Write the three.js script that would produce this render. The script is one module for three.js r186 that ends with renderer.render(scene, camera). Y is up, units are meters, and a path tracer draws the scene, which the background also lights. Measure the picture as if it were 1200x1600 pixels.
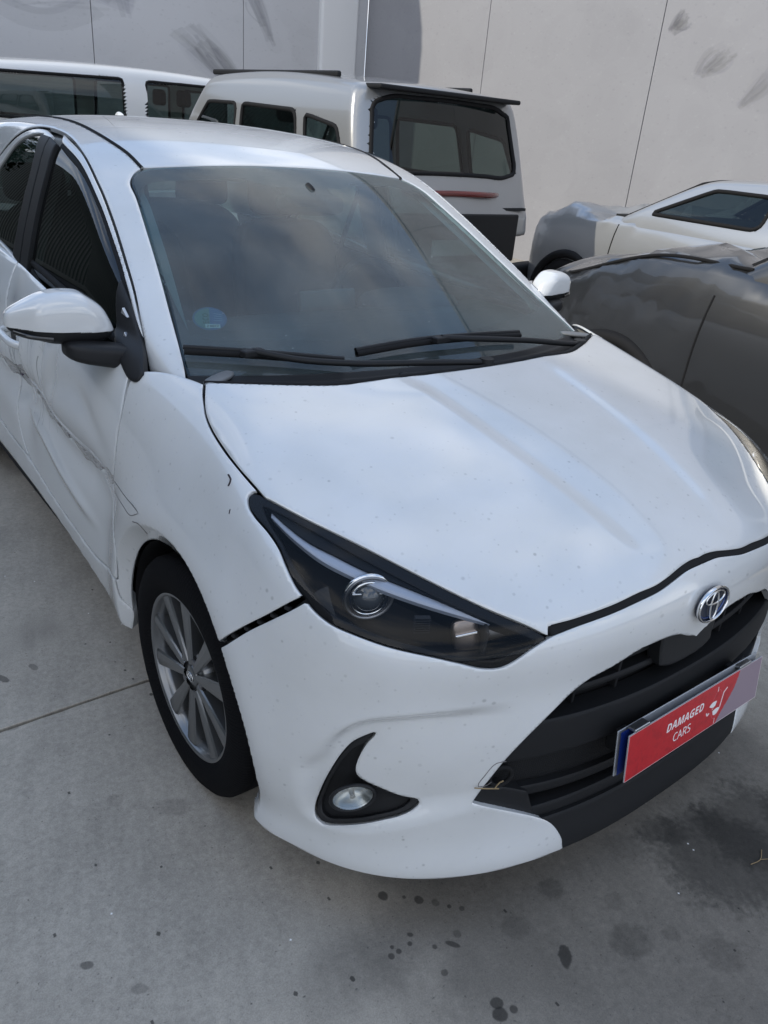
import * as THREE from 'three';
import { mergeGeometries, mergeVertices } from 'three/addons/utils/BufferGeometryUtils.js';
import { RoundedBoxGeometry } from 'three/addons/geometries/RoundedBoxGeometry.js';
import { ImprovedNoise } from 'three/addons/math/ImprovedNoise.js';

// ---------------------------------------------------------------- camera
const scene = new THREE.Scene();
const camera = new THREE.PerspectiveCamera(66.31, 768 / 1024, 0.05, 400);
camera.position.set(-1.4613, 1.5515, 1.4594);
camera.rotation.order = 'YXZ';
camera.rotation.set(-0.4565, -0.6887, 0.0902);
scene.add(camera);
// ---------------------------------------------------------------- sky, sun, exposure
const SUN = new THREE.Vector3(-.80, .505, -.16).normalize();
{ const N = new ImprovedNoise(), w = 1024, h = 512, d = new Float32Array(w * h * 4);
  const f = (x, y, z) => { let a = .5, v = 0; for (let i = 0; i < 6; i++) { v += a * N.noise(x, y, z); x *= 2.07; y *= 2.07; z *= 2.07; a *= .52; } return v; };
  const S = (a, b, x) => { const t = Math.min(1, Math.max(0, (x - a) / (b - a))); return t * t * (3 - 2 * t); };
  for (let j = 0; j < h; j++) for (let i = 0; i < w; i++) {
    const th = (j + .5) / h * Math.PI - Math.PI / 2, ph = (i + .5) / w * 2 * Math.PI, y = Math.sin(th), x = -Math.cos(th) * Math.cos(ph), z = -Math.cos(th) * Math.sin(ph), k = (j * w + i) * 4;
    let c;
    if (y < 0) c = [.16, .16, .16];
    else {
      const e = Math.pow(1 - y, 3), sunny = Math.max(0, x * SUN.x + y * SUN.y + z * SUN.z), blue = [.31 + .46 * e, .48 + .42 * e, .80 + .26 * e];
      const u = x / (y + .35) * 1.3, v = z / (y + .35) * 1.3, n = f(u + 3.1, v - 1.7, .4), m = S(-.10, .20, n + .16 * f(u * 3, v * 3, 4.2));
      const br = 1.42 + .80 * f(u * 1.7 + 9, v * 1.7, 2.2) + .9 * Math.pow(sunny, 8);
      c = blue.map((b, q) => b * (1 - m) + m * br * [.98, 1.0, 1.04][q]);
    }
    d[k] = c[0]; d[k + 1] = c[1]; d[k + 2] = c[2]; d[k + 3] = 1;
  }
  const t = new THREE.DataTexture(d, w, h, THREE.RGBAFormat, THREE.FloatType); t.mapping = THREE.EquirectangularReflectionMapping; t.magFilter = THREE.LinearFilter; t.needsUpdate = true;
  scene.background = t; scene.environment = t;  }
const sun = new THREE.DirectionalLight(new THREE.Color().setRGB(1, .93, .80), 2.6);
sun.position.copy(SUN).multiplyScalar(30); sun.castShadow = true; sun.shadow.radius = 1; sun.shadow.mapSize.set(2048, 2048);
Object.assign(sun.shadow.camera, { left: -14, right: 14, top: 14, bottom: -14, near: 1, far: 80 });
scene.add(sun, sun.target);
const EXPOSURE = 1.06;


// ---------------------------------------------------------------- maths
const clamp = (x, a, b) => Math.min(b, Math.max(a, x));
const mix = (a, b, t) => a + (b - a) * t;
const sstep = (a, b, x) => { const t = clamp((x - a) / (b - a), 0, 1); return t * t * (3 - 2 * t); };
const gauss = (x, s) => Math.exp(-(x * x) / (s * s));
const smax = (a, b, k) => { const h = Math.max(k - Math.abs(a - b), 0) / k; return Math.max(a, b) + h * h * h * k / 6; };
const smin = (a, b, k) => -smax(-a, -b, k);
function rng(seed) { let s = seed >>> 0; return () => { s = (s + 0x6d2b79f5) >>> 0; let t = Math.imul(s ^ (s >>> 15), 1 | s); t = (t + Math.imul(t ^ (t >>> 7), 61 | t)) ^ t; return ((t ^ (t >>> 14)) >>> 0) / 4294967296; }; }
// natural cubic spline through [x, y] pairs, straight beyond its ends
function spline(pts) {
  pts = pts.slice().sort((a, b) => a[0] - b[0]);
  const n = pts.length, x = pts.map(p => p[0]), y = pts.map(p => p[1]), m = new Array(n).fill(0), c = [], d = [];
  c[0] = 0; d[0] = 0;
  for (let i = 1; i < n - 1; i++) {
    const h0 = x[i] - x[i - 1], h1 = x[i + 1] - x[i], b = 2 * (h0 + h1) - h0 * c[i - 1];
    c[i] = h1 / b; d[i] = (6 * ((y[i + 1] - y[i]) / h1 - (y[i] - y[i - 1]) / h0) - h0 * d[i - 1]) / b;
  }
  for (let i = n - 2; i > 0; i--) m[i] = d[i] - c[i] * m[i + 1];
  const s0 = (y[1] - y[0]) / (x[1] - x[0]) - (x[1] - x[0]) * m[1] / 6;
  const hl = x[n - 1] - x[n - 2], s1 = (y[n - 1] - y[n - 2]) / hl + hl * m[n - 2] / 6;
  return t => {
    if (t <= x[0]) return y[0] + s0 * (t - x[0]);
    if (t >= x[n - 1]) return y[n - 1] + s1 * (t - x[n - 1]);
    let i = 0; while (t > x[i + 1]) i++;
    const h = x[i + 1] - x[i], a = (x[i + 1] - t) / h, b = 1 - a;
    return a * y[i] + b * y[i + 1] + ((a * a * a - a) * m[i] + (b * b * b - b) * m[i + 1]) * h * h / 6;
  };
}

// ---------------------------------------------------------------- the car's master surfaces
// car axes: z forward (front axle at z = 0), y up, x towards the car's left; metres
const WR = 0.305, REAR = -2.56;
const sideF = spline([[.1, .81], [.18, .842], [.24, .838], [.3, .848], [.45, .864], [.57, .864], [.68, .853], [.78, .830], [.86, .796], [.93, .745], [1.0, .68]]);
const sideD = spline([[.15, .80], [.22, .835], [.3, .850], [.38, .852], [.5, .848], [.62, .852], [.74, .862], [.84, .858], [.92, .842], [1.0, .805], [1.06, .77]]);
const sideR = spline([[.15, .80], [.22, .830], [.3, .846], [.45, .862], [.6, .872], [.74, .872], [.84, .862], [.92, .842], [1.0, .805], [1.06, .77]]);
const noseB = spline([[.1, .525], [.165, .546], [.195, .547], [.25, .534], [.31, .522], [.38, .522], [.45, .528], [.52, .524], [.6, .512], [.68, .515], [.74, .506], [.79, .480], [.85, .42], [.95, .28]]);
const tailB = spline([[.15, .47], [.3, .53], [.45, .56], [.6, .565], [.7, .55], [.85, .52], [1.0, .48], [1.1, .44]]);
const hoodC = spline([[-.6, 1.06], [-.3, 1.045], [.0, 1.004], [.2, .968], [.4, .922], [.58, .866], [.7, .818], [.78, .775], [.86, .70]]);
const belt = spline([[-3.1, 1.12], [-2.4, 1.09], [-1.7, 1.065], [-1.2, 1.045], [-.8, 1.02], [-.45, 1.0], [-.2, 1.0]]);
const Z0 = .28, Z1 = -2.6;
// the scrape along the right-hand doors: its line, the long valley under it and the buckled folds
const scrapeY = spline([[-1.9, .74], [-1.6, .725], [-1.29, .70], [-1.04, .70], [-.93, .678], [-.8, .665], [-.61, .668], [-.35, .692], [-.24, .688], [-.13, .63]]);
function dent(y, z) {
  if (z > -.25 || z < -2.2) return 0;
  const s = y - scrapeY(z), e = sstep(-.28, -.6, z) * sstep(-2.2, -1.8, z);
  let d = -.026 * gauss(s + .035, .070) * e - .010 * gauss(s - .10 - .08 * Math.sin(z * 7), .05) * e;                                          // pressed-in valley
  d -= .006 * gauss(s + .004, .012) * sstep(-.36, -.5, z) * (1 + .5 * Math.sin(z * 61) * Math.sin(z * 23 + 1));   // the scrape's groove
  d -= .030 * gauss(z + 1.28 + .25 * (y - .7), .10) * gauss(y - .76, .20);             // stove-in by the rear edge
  d -= .020 * gauss(z + .98 - .35 * (y - .8), .030) * sstep(.70, .80, y) * gauss(y - .86, .10);  // folds above the scrape
  d += .016 * gauss(z + 1.10 - .25 * (y - .8), .030) * gauss(y - .86, .09);
  d -= .013 * gauss(z + .86 - .5 * (y - .8), .030) * gauss(y - .85, .08);
  d += .008 * gauss(s + .14 + .15 * (z + .9), .022) * sstep(-.5, -.7, z) * sstep(-1.35, -1.1, z);   // ridge below it
  return d;
}
const scoopPoly0 = [[.835, .41], [.815, .47], [.782, .535], [.742, .572], [.68, .590], [.59, .602], [.50, .605], [.42, .585], [.36, .52], [.42, .40], [.50, .345], [.60, .325], [.69, .292], [.765, .262], [.81, .275], [.828, .33]];
const scoopPoly = (() => { const P = scoopPoly0, n = P.length, o = []; for (let i = 0; i < n; i++) for (let k = 0; k < 4; k++) { const t = k / 4, a = P[(i + n - 1) % n], b = P[i], c = P[(i + 1) % n], d = P[(i + 2) % n]; o.push([0, 1].map(j => .5 * (2 * b[j] + (c[j] - a[j]) * t + (2 * a[j] - 5 * b[j] + 4 * c[j] - d[j]) * t * t + (3 * b[j] - a[j] - 3 * c[j] + d[j]) * t * t * t))); } return o; })();
function scoop(ax, y) {             // the sunk field round the fog lamp
  if (ax < .36 || ax > .84 || y < .25 || y > .61) return 0;
  let d = 1e9, inside = false; const P = scoopPoly;
  for (let i = 0, j = P.length - 1; i < P.length; j = i++) {
    const a = P[j], b = P[i], ex = b[0] - a[0], ey = b[1] - a[1], wx = ax - a[0], wy = y - a[1], t = clamp((wx * ex + wy * ey) / (ex * ex + ey * ey), 0, 1);
    d = Math.min(d, Math.hypot(wx - ex * t, wy - ey * t));
    if ((b[1] > y) !== (a[1] > y) && ax < (a[0] - b[0]) * (y - b[1]) / (a[1] - b[1]) + b[0]) inside = !inside;
  }
  return inside ? -.020 * sstep(0, mix(.055, .034, sstep(.45, .56, y)), d) * sstep(.47, .66, ax) : 0;
}
const ridgeX = spline([[-.1, .275], [0, .268], [.2, .25], [.36, .235], [.52, .212], [.64, .19], [.74, .16]]);
function archBand(y, z, zc) {
  const r = Math.hypot(y - WR, z - zc);
  return .017 * gauss(r - .41, .075) - .50 * Math.max(0, .392 - r) * sstep(.30, .345, r);
}
function sideX(y, z, right) {
  let a = mix(sideD(y), sideF(y), sstep(-.5, .1, z));
  a = mix(a, sideR(y), sstep(-1.7, -2.3, z));
  a += archBand(y, z, 0) * sstep(-.55, -.35, z) + archBand(y, z, REAR) * sstep(-2.0, -2.2, z);
  if (right) a += dent(y, z);
  return a;
}
function hoodY(x, z) {
  const ax = Math.abs(x), zz = z + .17 * x * x;
  let y = hoodC(zz) - mix(.05, .11, sstep(-.1, .35, z)) * ax * ax - .10 * x * x * sstep(.35, .8, z);
  const d = ax - ridgeX(z);
  y += .0085 * (d < 0 ? gauss(d, .034) : gauss(d, .16)) * sstep(-.02, .12, z) * sstep(.74, .6, z);
  return y;
}
function fB(x, y0, z) {
  const y = clamp(y0, .1, 1.08);
  const ax = Math.abs(x), A = sideX(y, z, x < 0);
  let g;
  if (z > Z0) { const b = noseB(y), n = mix(2.5, 2.35, sstep(.2, .5, y)); g = (Math.pow(Math.pow(ax / A, n) + Math.pow((z - Z0) / b, n), 1 / n) - 1) * mix(A, b, Math.pow((z - Z0) / .55, 1.5)) - scoop(ax, y); }
  else if (z < Z1) { const b = tailB(y), n = 2.8; g = (Math.pow(Math.pow(ax / A, n) + Math.pow((Z1 - z) / b, n), 1 / n) - 1) * A; }
  else g = ax - A;
  const top = z > -.3 ? hoodY(x, z) : mix(belt(z) + .02, hoodY(x, z), sstep(-.6, -.3, z));
  return smax(g, (y0 - top) * .93, .07);
}
const wsZ = spline([[.85, .22], [.985, -.065], [1.1, -.30], [1.25, -.60], [1.363, -.845], [1.42, -.99], [1.5, -1.25]]);
const cabX = spline([[.9, .80], [1.0, .772], [1.1, .750], [1.2, .722], [1.3, .688], [1.4, .648], [1.48, .61]]);
const roofC = spline([[-.7, 1.345], [-.95, 1.426], [-1.2, 1.475], [-1.6, 1.508], [-2.0, 1.503], [-2.5, 1.455], [-2.95, 1.37]]);
function fC(x, y, z) {
  const ax = Math.abs(x);
  const w = (z - wsZ(y) + .37 * x * x) * .43;
  const s = (ax - cabX(y) * (1 - .10 * Math.pow(clamp((z + .8) / .7, 0, 1), 2) - .12 * Math.pow(clamp((-z - 1.9) / 1.1, 0, 1), 2))) * .92;
  const r = (y - roofC(z) + .07 * x * x + .15 * x * x * x * x) * .97;
  const b = (-(z + 2.95) - (y - 1.3) * -.55 - .1 + .1 * x * x) * .85;
  return smax(smax(smax(w, s, .05), r, .07), b, .08);
}

// ---------------------------------------------------------------- panels cut out of the master surfaces
// smooth curve through 3-D points, resampled
function smooth(pts, step = .006, closed = false) {
  if (pts.length < 3 && !closed) { const a = new THREE.Vector3(...pts[0]), b = new THREE.Vector3(...pts[1]), n = Math.max(1, Math.ceil(a.distanceTo(b) / step)), r = []; for (let i = 0; i <= n; i++) r.push(a.clone().lerp(b, i / n).toArray()); return r; }
  const c = new THREE.CatmullRomCurve3(pts.map(p => new THREE.Vector3(...p)), closed, 'centripetal');
  const n = Math.max(4, Math.ceil(c.getLength() / step));
  return c.getSpacedPoints(n).map(v => v.toArray());
}
const rev = a => a.slice().reverse();
function gradN(f, x, y, z, e = .0015) {
  const a = f(x + e, y, z) - f(x - e, y, z), b = f(x, y + e, z) - f(x, y - e, z), c = f(x, y, z + e) - f(x, y, z - e), l = Math.hypot(a, b, c) || 1;
  return [a / l, b / l, c / l];
}
function onSurface(f, p, d, off = 0) {          // slide p along direction d (outwards) onto f = off
  let [x, y, z] = p; const L = Math.hypot(...d), [dx, dy, dz] = d.map(v => v / L);
  for (let i = 0; i < 30; i++) {
    const e = f(x, y, z) - off; if (Math.abs(e) < 1e-6) break;
    const h = .0005, g = (f(x + dx * h, y + dy * h, z + dz * h) - off - e) / h, s = clamp(-e / (Math.abs(g) > .15 ? g : .15), -.04, .04);
    x += dx * s; y += dy * s; z += dz * s;
  }
  return [x, y, z];
}
let seamHit = false;
function sdPoly(P, x, y) {
  let d = 1e9, inside = false; seamHit = false;
  for (let i = 0, j = P.length - 1; i < P.length; j = i++) {
    const ax = P[j][0], ay = P[j][1], bx = P[i][0], by = P[i][1], ex = bx - ax, ey = by - ay, wx = x - ax, wy = y - ay;
    const t = clamp((wx * ex + wy * ey) / (ex * ex + ey * ey + 1e-12), 0, 1), qx = wx - ex * t, qy = wy - ey * t, q = qx * qx + qy * qy;
    if (q < d) { d = q; seamHit = P[i][2] && P[j][2]; }
    if ((by > y) !== (ay > y) && x < (ax - bx) * (y - by) / (ay - by) + bx) inside = !inside;
  }
  return inside ? -Math.sqrt(d) : Math.sqrt(d);
}
function flat2(curves) { const r = []; for (const c of curves) for (const p of c) { const l = r[r.length - 1]; if (!l || Math.hypot(l[0] - p[0], l[1] - p[1], l[2] - p[2]) > 4e-4) r.push(c.seam ? [p[0], p[1], p[2], 1] : p); else if (c.seam) l[3] = 1; } return r; }
const seam = c => { c = c.map(p => p.slice()); c.seam = true; return c; };   // an edge that another half continues: no gap, no fold
function panel({ outline, holes = [], dir, h = .008, f, offset = 0, gap = .002, flange = .014, bevel = .0022, relief }) {
  const d = new THREE.Vector3(...dir).normalize(), up = Math.abs(d.y) > .9 ? new THREE.Vector3(0, 0, 1) : new THREE.Vector3(0, 1, 0);
  const e1 = new THREE.Vector3().crossVectors(up, d).normalize(), e2 = new THREE.Vector3().crossVectors(d, e1);
  const dot = (p, e) => p[0] * e.x + p[1] * e.y + p[2] * e.z;
  const to2 = c => flat2(c).map(p => [dot(p, e1), dot(p, e2), p[3]]);
  const O = to2(outline), HO = holes.map(to2);
  let tm = 0, all = flat2(outline); for (const p of all) tm += dot(p, d) / all.length;
  let u0 = 1e9, u1 = -1e9, v0 = 1e9, v1 = -1e9;
  for (const [u, v] of O) { u0 = Math.min(u0, u); u1 = Math.max(u1, u); v0 = Math.min(v0, v); v1 = Math.max(v1, v); }
  u0 -= h; v0 -= h; const nu = Math.ceil((u1 + h - u0) / h), nv = Math.ceil((v1 + h - v0) / h);
  let onSeam = false;
  const SD = (u, v) => { let s = sdPoly(O, u, v); onSeam = seamHit; for (const H of HO) { const q = -sdPoly(H, u, v); if (q > s) { s = q; onSeam = false; } } return s + (onSeam ? 0 : gap); };
  const SE = new Uint8Array((nu + 1) * (nv + 1)), S = new Float64Array((nu + 1) * (nv + 1)), T = new Float64Array((nu + 1) * (nv + 1)).fill(NaN), id = (i, j) => j * (nu + 1) + i;
  for (let j = 0; j <= nv; j++) for (let i = 0; i <= nu; i++) { S[id(i, j)] = SD(u0 + i * h, v0 + j * h); SE[id(i, j)] = onSeam ? 1 : 0; }
  const F = (u, v, t) => f(e1.x * u + e2.x * v + d.x * t, e1.y * u + e2.y * v + d.y * t, e1.z * u + e2.z * v + d.z * t) - offset;
  function solve(u, v, g) {
    let t = g;
    for (let k = 0; k < 12; k++) {
      const e = F(u, v, t); if (Math.abs(e) < 2e-6) return t;
      const q = (F(u, v, t + 4e-4) - e) / 4e-4; if (q < .06) break;
      t -= clamp(e / q, -.05, .05);
    }
    if (Math.abs(F(u, v, t)) < 1e-4) return t;
    t = tm + .35; for (let k = 0; k < 300; k++) { const e = F(u, v, t); if (Math.abs(e) < 5e-6) break; t -= e * .8; if (t < tm - .6) { t = g; break; } }
    return t;
  }
  const pos = [], nor = [], uv = [], idx = [], vid = new Map(), bnd = [];
  const seamV = new Set();
  function vert(u, v, s, g, sm) {
    const t = solve(u, v, g), p = [e1.x * u + e2.x * v + d.x * t, e1.y * u + e2.y * v + d.y * t, e1.z * u + e2.z * v + d.z * t];
    if (sm) p[0] = Math.abs(p[0]) < .006 ? 0 : p[0];
    let n = gradN(f, ...p);
    if (bevel && !sm && s > -bevel * 2.2 && (SD(u, v), !onSeam)) {                          // rolled edge
      const k = clamp(1 + s / (bevel * 2.2), 0, 1), e = 5e-4, gx = (SD(u + e, v) - SD(u - e, v)) / (2 * e), gy = (SD(u, v + e) - SD(u, v - e)) / (2 * e);
      const w = [e1.x * gx + e2.x * gy, e1.y * gx + e2.y * gy, e1.z * gx + e2.z * gy], wn = w[0] * n[0] + w[1] * n[1] + w[2] * n[2];
      for (let a = 0; a < 3; a++) p[a] -= n[a] * bevel * k * k;
      const m = n.map((c, a) => c + .8 * k * (w[a] - wn * n[a])), l = Math.hypot(...m); n = m.map(c => c / l);
    }
    if (relief) { const r = relief(p, n); for (let a = 0; a < 3; a++) p[a] += n[a] * r; }
    pos.push(...p); nor.push(...n); uv.push(u, v);
    return [pos.length / 3 - 1, t];
  }
  let last = tm;
  function gv(i, j) {
    const k = id(i, j); if (vid.has(k)) return vid.get(k);
    const g = i && !isNaN(T[id(i - 1, j)]) ? T[id(i - 1, j)] : j && !isNaN(T[id(i, j - 1)]) ? T[id(i, j - 1)] : last;
    const [n, t] = vert(u0 + i * h, v0 + j * h, S[k], g, false); T[k] = last = t; vid.set(k, n); return n;
  }
  function cut(i, j, i2, j2) {
    const a = id(i, j), b = id(i2, j2), k = a < b ? 'c' + a + '_' + b : 'c' + b + '_' + a; if (vid.has(k)) return vid.get(k);
    const w = S[a] / (S[a] - S[b]), [n] = vert(u0 + mix(i, i2, w) * h, v0 + mix(j, j2, w) * h, 0, !isNaN(T[a]) ? T[a] : !isNaN(T[b]) ? T[b] : last, SE[a] && SE[b]); vid.set(k, n); if (SE[a] && SE[b]) seamV.add(n); return n;
  }
  function tri(q) {
    const ins = q.map(([i, j]) => S[id(i, j)] < 0), n = ins.filter(Boolean).length;
    if (!n) return;
    if (n === 3) { idx.push(gv(...q[0]), gv(...q[1]), gv(...q[2])); return; }
    const r = [], b = [];
    for (let a = 0; a < 3; a++) { const c = (a + 1) % 3; if (ins[a]) r.push(gv(...q[a])); if (ins[a] !== ins[c]) { const k = cut(...q[a], ...q[c]); r.push(k); b.push([k, ins[a]]); } }
    for (let a = 2; a < r.length; a++) idx.push(r[0], r[a - 1], r[a]);
    const o = b[0][1] ? [b[0][0], b[1][0]] : [b[1][0], b[0][0]]; bnd.push(o);
  }
  for (let j = 0; j < nv; j++) for (let i = 0; i < nu; i++) {
    if (Math.min(S[id(i, j)], S[id(i + 1, j)], S[id(i, j + 1)], S[id(i + 1, j + 1)]) >= 0) continue;
    if ((i + j) & 1) { tri([[i, j], [i + 1, j], [i + 1, j + 1]]); tri([[i, j], [i + 1, j + 1], [i, j + 1]]); }
    else { tri([[i, j], [i + 1, j], [i, j + 1]]); tri([[i + 1, j], [i + 1, j + 1], [i, j + 1]]); }
  }
  if (flange) for (const [a, b] of bnd) { if (seamV.has(a) && seamV.has(b)) continue;                      // the sheet's folded edge
    const k = pos.length / 3, A = pos.slice(a * 3, a * 3 + 3), B = pos.slice(b * 3, b * 3 + 3), na = gradN(f, ...A), nb = gradN(f, ...B);
    const A2 = A.map((c, i) => c - na[i] * flange), B2 = B.map((c, i) => c - nb[i] * flange);
    const ex = B.map((c, i) => c - A[i]), m = new THREE.Vector3(...ex).cross(new THREE.Vector3(...na)).normalize();
    pos.push(...A, ...B, ...A2, ...B2); for (let q = 0; q < 4; q++) nor.push(m.x, m.y, m.z);
    for (const q of [a, b, a, b]) uv.push(uv[q * 2], uv[q * 2 + 1]);
    idx.push(k, k + 2, k + 1, k + 1, k + 2, k + 3);
  }
  const g = new THREE.BufferGeometry();
  g.setAttribute('position', new THREE.Float32BufferAttribute(pos, 3)); g.setAttribute('normal', new THREE.Float32BufferAttribute(nor, 3)); g.setAttribute('uv', new THREE.Float32BufferAttribute(uv, 2));
  g.setIndex(idx); return g;
}
function mirrored(g) {
  const m = g.clone(), p = m.attributes.position.array, n = m.attributes.normal.array;
  for (let i = 0; i < p.length; i += 3) { p[i] *= -1; n[i] *= -1; }
  if (m.index) { const x = m.index.array; for (let i = 0; i < x.length; i += 3) { const t = x[i + 1]; x[i + 1] = x[i + 2]; x[i + 2] = t; } }
  return m;
}
const both = g => mergeGeometries([g, mirrored(g)]);
function mesh(name, geo, mat, parent, label) {
  const m = new THREE.Mesh(geo, mat); m.name = name; m.castShadow = m.receiveShadow = true;
  if (label) m.userData.label = label;
  if (parent) parent.add(m);
  return m;
}
const counts = {};
const numbered = n => { const k = counts[n] = (counts[n] ?? -1) + 1; return k ? n + '_' + String(k).padStart(3, '0') : n; };
function thing(name, label, category, group) {
  const g = new THREE.Group(); g.name = numbered(name); g.userData = { label, category }; if (group) g.userData.group = group;
  scene.add(g); return g;
}
function tube(pts, r, seg = 8, closed = false, step = .01) {
  const c = new THREE.CatmullRomCurve3(pts.map(p => new THREE.Vector3(...p)), closed, 'centripetal');
  return new THREE.TubeGeometry(c, Math.max(3, Math.ceil(c.getLength() / step)), r, seg, closed);
}
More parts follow.
